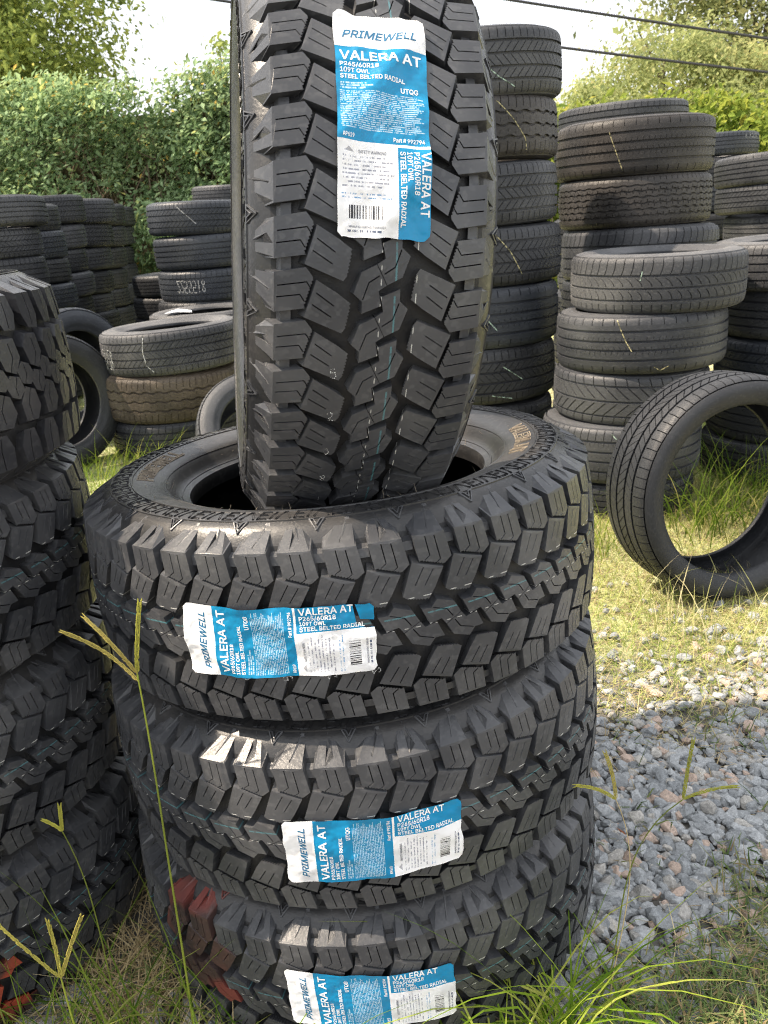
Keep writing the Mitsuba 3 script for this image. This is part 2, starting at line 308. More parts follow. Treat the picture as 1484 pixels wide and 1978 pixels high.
inter = Pg(vx([(-69, -11), (-48.5, -22.5), (-37.0, -30.5)] + serrate((-37.4, -32), (-42.0, -57), -0.9, 3.4) + [(-43, -58.3), (-80, -44.3)]), [sipe(vx([(-70.5, -20.3), (-51, -33.2)])), sipe(vx([(-75, -32.2), (-53.4, -45)])), sipe(vx([(-62, -9), (-58, -13)]), .9)], 2.7)
cen = Pg(vx([(-22.8, 2.2), (-6, 10.6), (6, -10.6), (-2.8, -16.5), (.8, -31.7), (-21.2, -40.8), (-21.2, -28), (-31, -19.9)])).buffer(-.4, join_style=2).difference(sipe(vx([(-20.4, -25.8), (-14.1, -8.1), (-2.5, -.8)])))
def turn(g, flip):                                                  # -> (s, u) with u = -up
    from shapely.affinity import affine_transform
    return affine_transform(g, [1, 0, 0, -K_, 0, 0] if not flip else [-1, 0, 0, K_, 0, 0])
def shoulder(lug): return union_all([sh_core, lug]).difference(union_all(sh_sipes))
BLOCKS = []                                                         # (every other pitch?, mesh)
def make_blocks():
    for flip in (False, True):
        for e, lug in enumerate((lug_a, lug_b)):
            ms = [block_mesh(turn(shoulder(lug), flip), draft=1.3), block_mesh(turn(tie, flip), lambda s: 4.5)]
            if e: ms.append(block_mesh(turn(chevron, flip), lambda s: 2.2, prof=AT, drop=.5))
            BLOCKS.append((e, *cat_meshes(ms), np.vstack([m[2] for m in ms])))
        BLOCKS.append((None, *block_mesh(turn(inter, flip), draft=1.8)))
        BLOCKS.append((None, *block_mesh(turn(cen, flip), draft=1.0)))
make_blocks()
AT_PLY = [(e, v, f, uv, {}) for e, v, f, uv in BLOCKS]

# mud tyre: taller, chunkier lugs
def mud_blocks():
    out = []
    for flip in (False, True):
        a = Pg([(-119, 16), (-92, 22), (-70, 14), (-72, -8), (-96, -17), (-119, -20), (-S_END, -12), (-S_END, 10)], [sipe([(-140, 1), (-98, 4), (-74, 3)], 1.5)])
        b = Pg([(-119, 20), (-86, 25), (-66, 17), (-69, -6), (-90, -16), (-119, -16), (-140, -10), (-140, 14)], [sipe([(-119, 4), (-90, 7), (-72, 5)], 1.5)])
        c = Pg([(-60, 22), (-32, 27), (-10, 12), (-18, -7), (-44, -15), (-62, -3)], [sipe([(-54, 9), (-34, 12), (-14, 2)], 1.4)])
        d = Pg([(-20, -12), (-3, -4), (10, -16), (5, -34), (-14, -40), (-26, -27)], [sipe([(-21, -24), (-8, -22), (6, -28)], 1.2)])
        for e, g in enumerate((a, b)): out.append((e, *block_mesh(turn(g, flip))))
        for g in (c, d): out.append((None, *block_mesh(turn(sh_move(g, 0, -18), flip))))
    return out
MT_PLY = [(e, v, f, uv, {}) for e, v, f, uv in mud_blocks()]

cas_s = np.linspace(AT.s[0], AT.s[-1], 74)
cz, cr = AT.at(cas_s)
inner = [(.072, .2280), (.069, .235), (.078, .251), (.100, .274), (.116, .303), (.112, .338), (.085, .357), (.04, .3635), (0, .3645)]
inner = inner + [(-z, r) for z, r in inner[-2::-1]]
AT_CASING = lathe(np.vstack([np.stack([cz, cr], 1), inner]), 120)
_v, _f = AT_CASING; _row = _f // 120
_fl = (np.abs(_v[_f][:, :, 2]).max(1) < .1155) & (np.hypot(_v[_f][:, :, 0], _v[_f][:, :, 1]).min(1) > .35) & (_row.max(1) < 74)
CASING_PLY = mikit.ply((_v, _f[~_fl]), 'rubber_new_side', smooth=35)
BASE_PLY = mikit.ply((_v, _f[_fl]), 'rubber_floor_shade', smooth=35)

def ring_pattern(sign):
    """The raised saw-tooth band on the side wall, the rim line outside it and the chevrons between the lugs."""
    ms = []
    s1, s2 = AT.s_of_r(.3350) * 1000, AT.s_of_r(.3130) * 1000
    hh = lambda s: 1.3
    n = 46; step = PMM
    for k in range(n):
        u0 = k * step
        bars = [sipe([(s1, u0 + 2), (s2, u0 + 11)], 2.4), sipe([(s2, u0 + 13.5), (s1, u0 + 22)], 2.4),
                sipe([(s1, u0 + 27), (s1, u0 + 41)], 3.0), sipe([(s2, u0 + 28), (s2, u0 + 42)], 3.0), sipe([((s1 + s2) / 2, u0 + 28), ((s1 + s2) / 2, u0 + 40)], 2.4), sipe([(s1, u0 + 28), (s2, u0 + 30)], 2.6),
                sipe([(s1, u0 + 46), (s2, u0 + 51)], 2.2)]
        for b in bars: ms.append(block_mesh(b, hh, prof=AT, drop=0.5, cuts=[]))
    v, f = cat_meshes(ms)
    zr = []
    for r0 in (.3385, .3085, .2625, .240):                          # moulded rings
        s0 = AT.s_of_r(r0)
        zs, rs = AT.at(np.array([s0 - .0016, s0 - .0008, s0 + .0008, s0 + .0016]), np.array([-.0005, .0014, .0014, -.0005]))
        zr.append(lathe_open(np.stack([zs, rs], 1), 120))
    v, f = cat_meshes([(v, f), *zr])
    if sign < 0: v, f = v * [1, -1, -1], f
    return v, f
def lathe_open(zr, n):
    v, f = lathe(zr, n); m = len(zr)
    keep = (f // n).max(1) - (f // n).min(1) < m - 1
    return v, f[keep]
PATTERN_PLY = [mikit.ply(ring_pattern(s), 'rubber_new_side') for s in (1, -1)]

def text_shape(text, h, bold=False):
    m = meshkit.text_mesh(text, h, 0.001, bold)
    top = m.vertices[:, 2] > 0.0005
    tri = m.faces[top[m.faces].all(1)]
    return union_all([Polygon(m.vertices[t][:, :2]) for t in tri]).buffer(1e-5)
def side_text(text, theta0, r0, h):
    """Outlined raised letters on the +z side wall, read clockwise with their tops outwards."""
    g = text_shape(text, h, True); g = g.buffer(0.0004).difference(g.buffer(-0.0009))
    ms = []
    for q in getattr(g, 'geoms', [g]):
        if q.area < 2e-6: continue
        m = trimesh.creation.extrude_polygon(q, 0.0016, engine='earcut'); v = np.asarray(m.vertices)
        r = r0 + v[:, 1]; th = theta0 - v[:, 0] / (r0 + h / 2)
        ms.append((AT.place(AT.s_of_r(r), th, v[:, 2] - 0.0002), m.faces[:, ::-1]))
    return cat_meshes(ms)

def label_part(parent, corners, seed, name='paper_label', crinkle=1.0, notch=False, text=None):
    """corners: (theta degrees, s mm) of (a0,b0), (a1,b0), (a0,b1), (a1,b1)."""
    q = np.array(corners, float) * [math.pi / 180, 1.09e-3]
    def surf(a, b, lift=0.0):
        a, b = np.asarray(a, float), np.asarray(b, float)
        p = ((1 - a) * (1 - b))[..., None] * q[0] + (a * (1 - b))[..., None] * q[1] + ((1 - a) * b)[..., None] * q[2] + (a * b)[..., None] * q[3]
        w = np.stack([a * 9, b * 4, 0 * a + seed], -1)
        bump = (meshkit.fbm(w, 3, seed) - 0.5) * 0.006 * crinkle + 0.0035 * crinkle * np.abs(np.sin(5 * a + 3.0 * b + seed)) ** 8
        edge = np.minimum(np.minimum(a, 1 - a) * 2.4, np.minimum(b, 1 - b)) * 8
        bump = bump + 0.002 * np.clip(1 - edge, 0, 1) * meshkit.noise(w * 1.3, seed + 5)
        z, r = top_curve(np.clip(p[..., 1], -.118, .118)); r = r + 0.0014 + np.clip(bump + .0006, 0, 0.01) + lift
        r = r + 0 * z
        return np.stack([r * np.cos(p[..., 0]), r * np.sin(p[..., 0]), z], -1)
    NA, NB = 84, 34
    al = np.linspace(0, 1, 41)
    def edge_line(p, q, ph): t = al[1:-1]; w = .006 * np.sin(9 * t + ph) + .004 * np.sin(23 * t + 2 * ph); return [(p[0] + (q[0] - p[0]) * u + (w_ if p[0] == q[0] else 0) * .5, p[1] + (q[1] - p[1]) * u + (w_ if p[1] == q[1] else 0)) for u, w_ in zip(t, w)]
    c0 = .02
    outline = Polygon([(c0, 0), *edge_line((c0, 0), (1 - c0, 0), seed), (1 - c0, 0), (1, .05), *edge_line((1, .05), (1, .95), seed + 1), (1, .95), (1 - c0, 1), *edge_line((1 - c0, 1), (c0, 1), seed + 2), (c0, 1), (0, .95), *edge_line((0, .95), (0, .05), seed + 3), (0, .05)]).buffer(0)
    if notch: outline = outline.difference(Polygon([(.895, 1.03), (.906, 1.03), (.93, .77), (1.03, .73), (1.03, .655), (.955, .645), (.912, .70)]))
    V2, F2, n2 = [], [], 0
    from shapely import prepared
    pre = prepared.prep(outline)
    for x0, x1 in zip(np.linspace(-.02, 1.02, NA)[:-1], np.linspace(-.02, 1.02, NA)[1:]):
        for y0, y1 in zip(np.linspace(-.02, 1.02, NB)[:-1], np.linspace(-.02, 1.02, NB)[1:]):
            cell = box(x0, y0, x1, y1)
            if pre.contains(cell): V2.append([(x0, y0), (x1, y0), (x1, y1), (x0, y1)]); F2 += [[n2, n2 + 1, n2 + 2], [n2, n2 + 2, n2 + 3]]; n2 += 4
            elif pre.intersects(cell):
                g = outline.intersection(cell)
                for q2 in getattr(g, 'geoms', [g]):
                    if q2.geom_type == 'Polygon' and q2.area > 1e-8:
                        v2, f2 = trimesh.creation.triangulate_polygon(q2, engine='earcut'); V2.append(np.asarray(v2)[:, :2]); F2 += (np.asarray(f2) + n2).tolist(); n2 += len(v2)
    uv = np.vstack([np.asarray(x) for x in V2]); f = np.array(F2)
    key2, first, inv = np.unique(np.round(uv, 6), axis=0, return_index=True, return_inverse=True); inv = inv.ravel()
    uv, f = uv[first], inv[f]
    e1, e2 = uv[f[:, 1]] - uv[f[:, 0]], uv[f[:, 2]] - uv[f[:, 0]]; fl = (e1[:, 0] * e2[:, 1] - e1[:, 1] * e2[:, 0]) < 0; f[fl] = f[fl][:, ::-1]
    v = surf(uv[:, 0], uv[:, 1])
    M_, c_, rub = place_of[parent]
    k = part(parent, name, mikit.ply((v, f), 'label_paper', smooth=True, uv=uv, to_world=tw(M_, c_)), label=text or 'blue and white printed paper label')
    L, W = 0.232, 0.094
    def write(txt, h, a, b, along, bsdf, italic=0.0, fit=None, bold=True):
        """along 'b': baseline runs with b, tops towards a = 0; along 'a': baseline runs with a, tops towards b = 1."""
        m = meshkit.text_mesh(txt, h, 0.00012, bold); x = np.asarray(m.vertices)
        xs = x[:, 0] + italic * x[:, 1]
        if fit: xs = (xs - xs.min()) * fit / np.ptp(xs)
        if along == 'b': pa, pb, fl = a - x[:, 1] / L, b + xs / W, m.faces[:, ::-1]
        else: pa, pb, fl = a + xs / L, b + x[:, 1] / W, m.faces
        if notch:
            inside = (pa > 0.885) & (pb > 0.62)
        vv = surf(pa, pb, 0.00035 + x[:, 2])
        part(k, 'lettering', mikit.ply((vv, fl), bsdf, to_world=tw(M_, c_)))
    write('PRIMEWELL', 0.0085, 0.125, 0.09, 'b', 'print_blue', 0.28, fit=0.076)
    write('VALERA AT', 0.0098, 0.239, 0.05, 'b', 'print_white', fit=0.084)
    write('P265/60R18', 0.0044, 0.270, 0.05, 'b', 'print_white', fit=0.039)
    write('109T OWL', 0.0044, 0.298, 0.05, 'b', 'print_white', fit=0.030)
    write('STEEL BELTED RADIAL', 0.0044, 0.327, 0.05, 'b', 'print_white', fit=0.066)
    write('UTQG', 0.0052, 0.372, 0.70, 'b', 'print_white', fit=0.018)
    write('Part # 992794', 0.0040, 0.592, 0.60, 'b', 'print_white', fit=0.032)
    write('AP619', 0.0038, 0.592, 0.05, 'b', 'print_white', fit=0.012)
    write('VALERA AT', 0.0090, 0.632, 0.895, 'a', 'print_white', fit=0.062)
    write('P265/60R18', 0.0055, 0.632, 0.815, 'a', 'print_white', fit=0.042)
    write('109T OWL', 0.0048, 0.632, 0.745, 'a', 'print_white', fit=0.030)
    write('STEEL BELTED RADIAL', 0.0052, 0.632, 0.670, 'a', 'print_white', fit=0.074)
    write('SAFETY WARNING', 0.0030, 0.652, 0.22, 'b', 'print_dark', fit=0.028, bold=False)
    write('MANUFACTURING TSAR2019', 0.0022, 0.962, 0.12, 'b', 'print_dark', fit=0.036, bold=False)

place_of = {}
def in_view(pw):
    d = pw - EYE; z = d @ _fw
    rt = _rt0 * math.cos(ROLL) + _up0 * math.sin(ROLL)
    return z > 0.05 and abs(d @ rt) < 0.50 * z and abs(d @ _up) < 0.67 * z
def new_tyre(base, label, group, c, M, phase=0.0, blocks=AT_PLY, lettering=False, red=None, bsdf='rubber_new', scale=1.0):
    k = thing(base, label, 'tyre', group); M = np.asarray(M) * scale; c = np.asarray(c, float); place_of[k] = (M, c, bsdf)
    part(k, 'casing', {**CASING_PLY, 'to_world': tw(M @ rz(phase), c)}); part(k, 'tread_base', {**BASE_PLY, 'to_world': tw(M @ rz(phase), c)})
    for s in (0, 1): part(k, 'sidewall_pattern', {**PATTERN_PLY[s], 'to_world': tw(M @ rz(phase + 0.05 * s), c)})
    rest = []
    for e, v, f, uv, cache in blocks:
        mid = v.mean(0)
        for n in range(NP):
            if e is not None and n % 2 != e: continue
            A = M @ rz(phase + n * PITCH_ANG)
            pw = A @ mid + c; out = A @ (mid * [1, 1, 0.4]) / np.linalg.norm(mid)
            if in_view(pw) and out @ (EYE - pw) > -0.12 * np.linalg.norm(EYE - pw):
                th = math.degrees(math.atan2(*( (rz(phase + n * PITCH_ANG) @ mid)[[1, 0]])))
                b = bsdf
                if red and red[0] < th < red[1] and red[2] < mid[2] < red[3]: b = red[4]
                if b not in cache: cache[b] = mikit.ply((v, f), b, uv=uv)
                part(k, 'tread_block', {**cache[b], 'to_world': tw(A, c)})
            else: rest.append((v @ A.T + c, f, uv))
    if rest:
        v, f = cat_meshes(rest)
        part(k, 'hidden_tread', mikit.ply((v, f), bsdf, uv=np.vstack([r[2] for r in rest])), kind='stuff')
    if lettering:
        for txt, th in (('PRIMEWELL', 193), ('VALERA A/T', 8)):
            part(k, 'lettering', mikit.ply(side_text(txt, math.radians(th) , .2790, .0215), 'letter_rubber', to_world=tw(M, c)), label='raised tan outlined letters on the side wall')
    return k
G_NEW = 'new all-terrain tyres of the labelled stack'
t1 = new_tyre('new_tyre', 'new black tyre lying on top of the front stack, upright tyre standing in its hole', G_NEW, (-.0643, 1.2417, .661), rotvec(-.038, -.05), 0.03, lettering=True)
t2 = new_tyre('new_tyre', 'new black tyre lying second from the top of the front stack, label on its tread', G_NEW, (-.058, 1.2153, .401), rotvec(-.008, -.056), 0.071)
t3 = new_tyre('new_tyre', 'new black tyre at the bottom of the front stack, red paint on its left lugs', G_NEW, (-.0548, 1.2041, .135), rotvec(.005, -.05), 0.015, red=(-139, -121, -0.04, 1, 'rubber_red'))
yaw, tilt = .1737, -.096
ax = np.array([math.cos(yaw) * math.cos(tilt), math.sin(yaw) * math.cos(tilt), math.sin(tilt)]); bx_ = np.cross([0, 0, 1.0], ax); bx_ /= np.linalg.norm(bx_)
t4 = new_tyre('new_tyre', 'new black tyre standing upright on the front stack, tread towards the viewer', G_NEW, (-.0547, 1.255, 1.086), np.stack([bx_, np.cross(ax, bx_), ax], 1), 0.02)
label_part(t1, [(-117.92, -45.0), (-83.39, -43.4), (-117.53, 47.5), (-82.82, 42.1)], 3, notch=True, text='blue and white paper label with a torn corner')
label_part(t2, [(-103.76, -57.4), (-70.36, -57.8), (-103.0, 38.8), (-69.68, 34.1)], 5, crinkle=0.8)
label_part(t3, [(-105.94, -20), (-73.0, -37.0), (-106.18, 74), (-72.6, 54.1)], 8, crinkle=0.5)
label_part(t4, [(142.2, -45.9), (175.9, -47.5), (142.9, 45.3), (176.1, 47.6)], 11, crinkle=1.3, text='crinkled blue and white paper label, brightest of all')
GLYPH = {'2': [[(0, .8), (.3, 1), (.6, .8), (.5, .5), (0, 0), (.7, 0)]], '5': [[(.6, 1), (.05, 1), (0, .55), (.45, .6), (.6, .3), (.4, 0), (0, .1)]], '6': [[(.5, 1), (.1, .6), (0, .25), (.3, 0), (.6, .25), (.3, .5), (.05, .3)]],
         '7': [[(0, 1), (.6, 1), (.2, 0)]], '3': [[(0, 1), (.5, .95), (.2, .55), (.6, .3), (.3, 0), (0, .1)]], '8': [[(.3, .5), (0, .8), (.3, 1), (.6, .8), (.3, .5), (0, .2), (.3, 0), (.6, .2), (.3, .5)]], '1': [[(.3, 1), (.3, 0)]],
         '0': [[(.3, 1), (0, .5), (.3, 0), (.6, .5), (.3, 1)]], '/': [[(.5, 1), (0, 0)]], 'R': [[(0, 0), (0, 1), (.5, .8), (0, .5), (.6, 0)]]}
def dots(parent, chars, s_mid, h=11.0):
    M_, c_, _ = place_of[parent]; ms = []; r = np.random.default_rng(len(chars))
    for ch, th in chars:
        for st in GLYPH[ch]:
            st = np.array(st) * [h, h]; d = np.r_[0, np.cumsum(np.hypot(*np.diff(st, axis=0).T))]; t = np.arange(0, d[-1] + .1, 2.3)
            for x, y in zip(np.interp(t, d, st[:, 0]), np.interp(t, d, st[:, 1])):
                if r.uniform() < .12: continue
                q = np.arange(7) * 2 * np.pi / 7; rad = r.uniform(.55, .95)
                ss = (s_mid + x - 3 + r.normal(0, .25) + rad * np.cos(q)) / 1000; tt = math.radians(th) + (-y + r.normal(0, .25) + rad * np.sin(q)) / 388.5
                z, rr = top_curve(ss); v = np.stack([(rr + .0003) * np.cos(tt), (rr + .0003) * np.sin(tt), z], 1)
                ms.append((v, np.array([[0, k + 1, k] for k in range(1, 6)]) if False else np.array([[0, k, k + 1] for k in range(1, 6)])))
    part(parent, 'paint_dots', mikit.ply(cat_meshes(ms), 'chalk', to_world=tw(M_, c_)), label='white dotted stamp marks on the tread blocks')
def hairs(parent, n, seed):
    M_, c_, _ = place_of[parent]; r = np.random.default_rng(seed); ms = []
    for k in range(n):
        th = r.uniform(0, 6.283); s = AT.s_of_r(r.uniform(.228, .30)); p0 = AT.place(s, th, -.0002)
        d = (AT.place(s, th, .01) - p0) * 100; d = d + r.normal(0, .5, 3); L = r.uniform(.003, .011)
        ms.append(tube(np.array([p0, p0 + d * L * .5, p0 + d * L + r.normal(0, .0012, 3)]), [.00035, .0003, .0002], 4))
    part(parent, 'vent_hair', mikit.ply(cat_meshes(ms), 'letter_rubber', to_world=tw(M_, c_)), kind='stuff')
dots(t4, [('2', 205.5), ('0', 213.5), ('8', 221.0), ('1', 228.8), ('5', 197.5)], -50)
dots(t1, [('0', -106.3), ('5', -98.4), ('2', -90.6), ('8', -82.8), ('1', -114)], -52)
hairs(t1, 70, 1)
G_LEFT = 'new tyres stacked at the left edge'
PX = [-.848, -.856, -.852, -.846]
for i, lab in enumerate(['new tyre with coarse mud tread, topmost of the stack at the left edge', 'new all-terrain tyre second from the top of the left edge stack',
                         'new all-terrain tyre third from the top of the left edge stack', 'lowest tyre of the left edge stack, orange paint on its lugs in the grass']):
    new_tyre('new_tyre', lab, G_LEFT, (PX[i], 1.198, .138 + .267 * (3 - i)), rotvec(-.01, -.035), 0.3 + 0.11 * i, blocks=MT_PLY if i == 0 else AT_PLY, red=(-64, -46, -1, .03, 'rubber_orange') if i == 3 else None, bsdf='rubber_mud' if i == 0 else 'rubber_new')

# ------------------------------------------------------------------ worn road tyres
WP = Profile([(0, .350), (.03, .3498), (.06, .3488), (.08, .3470), (.092, .3440), (.101, .3375), (.108, .3250), (.1125, .308), (.115, .288), (.1125, .266), (.105, .248), (.099, .237), (.097, .229), (.092, .2245), (.084, .2235)])
WPL = Profile([(0, .350), (.03, .3498), (.06, .3488), (.08, .3470), (.092, .3440), (.101, .3380), (.108, .3300), (.1125, .319), (.1135, .304), (.110, .290), (.105, .279), (.100, .271), (.096, .266), (.090, .2630), (.083, .2622)])
def shear_lin(m): return lambda s: m * s
STYLES = {
 # ribs: (s0, s1, pitches, shear, groove width, depth, span from, span to, zig-zag)
 'plain': [(-106, -58, 46, lambda s: 0, 2.6, 4, 0, .62, 0), (-50, -20, 92, lambda s: .3 * s, 1.3, 4, .55, 1, 0), (-13, 13, 92, lambda s: -.3 * s, 1.3, 3, 0, .45, 0), (20, 50, 92, lambda s: .3 * s, 1.3, 4, 0, .45, 0), (58, 106, 46, lambda s: 0, 2.6, 4, .38, 1, 0)],
 'thin': [(-106, -62, 64, lambda s: .12 * s, 2.2, 5, 0, 1, 0), (-54, -22, 110, lambda s: .2 * s, 1.1, 3, 0, .4, 0), (-15, 15, 110, lambda s: 0, 1.0, 3, .35, .65, 0), (22, 54, 110, lambda s: .2 * s, 1.1, 3, .6, 1, 0), (62, 106, 64, lambda s: .12 * s, 2.2, 5, 0, 1, 0)],
 'mix': [(-106, -63, 74, lambda s: 0, 2.2, 5, 0, .9, 0), (-56, -24, 74, lambda s: .9 * s, 2.8, 5, 0, 1, 0), (-17, 17, 74, lambda s: -.9 * s, 2.4, 4, 0, 1, 0), (24, 56, 74, lambda s: .9 * s, 2.8, 5, 0, 1, 0), (63, 106, 74, lambda s: 0, 2.2, 5, .1, 1, 0)],
 'zig': [(-106, -46, 70, lambda s: .08 * s, 2.2, 5, 0, .8, 3.0), (-38, -3, 70, lambda s: .1 * s, 1.0, 2, .3, .7, 3.0), (4, 40, 70, lambda s: .1 * s, 1.0, 2, .3, .7, 3.0), (48, 106, 70, lambda s: .08 * s, 2.2, 5, .2, 1, 3.0)],
 'bead': [(-106, -66, 80, lambda s: 0, 2.0, 4, 0, .6, 1.5), (-60, -38, 80, lambda s: .2 * s, 3.0, 5, 0, .5, 2.2), (-33, -12, 80, lambda s: -.2 * s, 3.0, 5, .5, 1, 2.2), (-7, 14, 80, lambda s: .2 * s, 3.0, 5, 0, .5, 2.2), (19, 40, 80, lambda s: -.2 * s, 3.0, 5, .5, 1, 2.2), (45, 64, 80, lambda s: 0, 3.0, 5, 0, .5, 2.2), (69, 106, 80, lambda s: 0, 2.0, 4, .4, 1, 1.5)],
 'vee': [(-106, -70, 44, lambda s: .25 * s, 3.2, 6, 0, 1, 0), (-63, -5, 44, lambda s: 1.1 * s, 6.0, 6, 0, .93, 0), (3, 61, 44, lambda s: -1.1 * s, 6.0, 6, .07, 1, 0), (68, 106, 44, lambda s: -.25 * s, 3.2, 6, 0, 1, 0)],
 'curve': [(-106, -60, 60, lambda s: 0, 2.6, 5, 0, .8, 0), (-53, -14, 60, lambda s: -.02 * (s + 50) ** 2, 2.8, 5, 0, .85, 0), (-8, 34, 60, lambda s: -.02 * (s + 8) ** 2, 2.8, 5, .1, .9, 0), (41, 106, 60, lambda s: .35 * (s - 70) if s < 70 else 0, 2.8, 5, 0, 1, 0)],
}
def rib_mesh(rib, far):
    s0, s1, n, shear, gw, depth, a, b, zig = rib
    if far: n = n // 2 if n > 80 else n
    gw, depth = gw * 1.25, depth + 2.0
    if s0 > -100: s0 += 1.0
    if s1 < 100: s1 -= 1.0
    half = 2 * math.pi * 350 / n
    rows = []                                                       # (s, active, at the floor)
    sa, sb = s0 + a * (s1 - s0), s0 + b * (s1 - s0)
    inner_s = sorted({s0, s1, sa, sb} | {s for s in ((-98, -88, 88, 98) if not far else (-94, 94)) if s0 < s < s1} | ({(sa * 2 + sb) / 3, (sa + 2 * sb) / 3} if (not far and abs(shear(s1) - shear(s0)) > 1) else set()))
    for s in inner_s:
        act_before, act_after = sa < s - 1e-6 <= sb, sa <= s + 1e-6 < sb
        if s in (s0,): rows.append((s, False, True))
        if act_before != act_after and s not in (s0, s1):
            rows += [(s, act_before, False), (s, act_after, False)]
        else: rows.append((s, act_before or act_after, False))
        if s == s1: rows.append((s, False, True))
    cols = []
    for k in range(n):
        z = zig * (1 if k % 2 else -1)
        cols += [(k * half, False, z), (k * half + 0.25, True, z), (k * half + gw, True, z), (k * half + gw + 0.25, False, z), (k * half + half * .55, False, z)] if not far else \
                [(k * half, False, z), (k * half + 0.3, True, z), (k * half + gw, True, z), (k * half + gw + 0.3, False, z)]
    cu = np.array([c[0] for c in cols]); cg = np.array([c[1] for c in cols]); cz_ = np.array([c[2] for c in cols])
    V = []
    for s, act, floor in rows:
        u = cu + shear(s); ss = np.full(len(cu), float(s))
        mid = (s0 + s1) / 2
        if abs(s) < 100: ss = ss + cz_ * (1 if True else 0)
        h = np.where(cg & act, -depth, 0.0) if not floor else np.full(len(cu), -11.0)
        V.append(WP.place(ss / 1000, u / 350, h / 1000))
    V = np.array(V); m, n2 = V.shape[:2]
    i, j = np.meshgrid(np.arange(m - 1), np.arange(n2), indexing='ij'); j2 = (j + 1) % n2
    q = np.stack([i * n2 + j, i * n2 + j2, (i + 1) * n2 + j2, (i + 1) * n2 + j], -1).reshape(-1, 4)
    return V.reshape(-1, 3), np.vstack([q[:, [0, 1, 2]], q[:, [0, 2, 3]]])
def worn_casing(n, prof=None, low=False):
    WP = prof or globals()['WP']
    ss = np.linspace(WP.s[0], WP.s[-1], 56 if n > 70 else 34)
    d = -np.clip((0.110 - np.abs(ss)) / 0.005, 0, 1) * 0.0095
    z, r = WP.at(ss, d)
    for r0, hgt in ((.302, .0012), (.262, .001)):
        r = r + 0; k = np.abs(r - r0) < .0022; z = z + np.sign(z) * hgt * k
    inn = [(.078, .226), (.083, .236), (.097, .258), (.104, .285), (.099, .312), (.085, .328), (.05, .336), (0, .338)]
    inn = inn + [(-a, b) for a, b in inn[-2::-1]]
    if low: inn = [(.079, .2645), (.084, .274), (.094, .288), (.099, .304), (.094, .322), (.075, .334), (.04, .338), (0, .3385)]; inn = inn + [(-a, b) for a, b in inn[-2::-1]]
    return lathe(np.vstack([np.stack([z, r], 1), inn]), n)
CASING = {'low': mikit.ply(worn_casing(128, WPL, True), None, smooth=40), False: mikit.ply(worn_casing(96), None, smooth=40), True: mikit.ply(worn_casing(64), None, smooth=40)}
RIBS = {}
def ribs(style, far):
    if (style, far) not in RIBS: RIBS[style, far] = [mikit.ply(rib_mesh(r, far), None, smooth=22) for r in STYLES[style]]
    return RIBS[style, far]
def ref(b): return {'type': 'ref', 'id': b}
def worn_tyre(label, group, c, R, hw, style, bsdf, far=True, M=None, chalk=(), low=False):
    k = thing('worn_tyre', label, 'tyre', group)
    M = np.eye(3) if M is None else M
    A = M @ rz(rng.uniform(0, 6.28)) @ np.diag([R / .35, R / .35, hw / .115])
    part(k, 'casing', {**CASING['low' if low else far], 'bsdf': ref(bsdf), 'to_world': tw(A, c)})
    for p in ribs(style, far): part(k, 'tread_rib', {**p, 'bsdf': ref(bsdf), 'to_world': tw(A, c)})
    B = M @ np.diag([R / .35, R / .35, hw / .115])
    for strokes, mat, what in chalk:
        ms = []
        for st in strokes:
            st = np.array(st, float); n = max(3, int(np.sum(np.hypot(*(np.diff(st, axis=0) * [6.1, 1]).T)) / 8))
            t = np.linspace(0, len(st) - 1, n); th = np.radians(np.interp(t, range(len(st)), st[:, 0])); s = np.interp(t, range(len(st)), st[:, 1]) / 1000
            pts = WP.place(s, th, 0.0008)
            d = np.gradient(pts, axis=0); nrm = pts * [1, 1, 0]; nrm /= np.linalg.norm(nrm, axis=1, keepdims=True)
            sd = np.cross(nrm, d); sd /= np.linalg.norm(sd, axis=1, keepdims=True) + 1e-12
            w = 0.0017
            v = np.stack([pts - sd * w, pts + nrm * 0.0008, pts + sd * w], 1).reshape(-1, 3); i = np.arange(n - 1) * 3
            f = np.vstack([np.stack([i, i + 3, i + 4], 1), np.stack([i, i + 4, i + 1], 1), np.stack([i + 1, i + 4, i + 5], 1), np.stack([i + 1, i + 5, i + 2], 1)])
            ms.append((v, f))
        part(k, 'chalk_mark', mikit.ply(cat_meshes(ms), mat, to_world=tw(B, c)), label=what)
    return k
def chalk_text(txt, th0, s0, w, h, flip=False):
    out = []
    for i, ch in enumerate(txt):
        for st in GLYPH[ch]:
            out.append([(th0 + (i * 0.85 + x) * w * (1 if not flip else 1), (s0 + y * h) if not flip else (s0 + h - y * h)) for x, y in st])
    return out
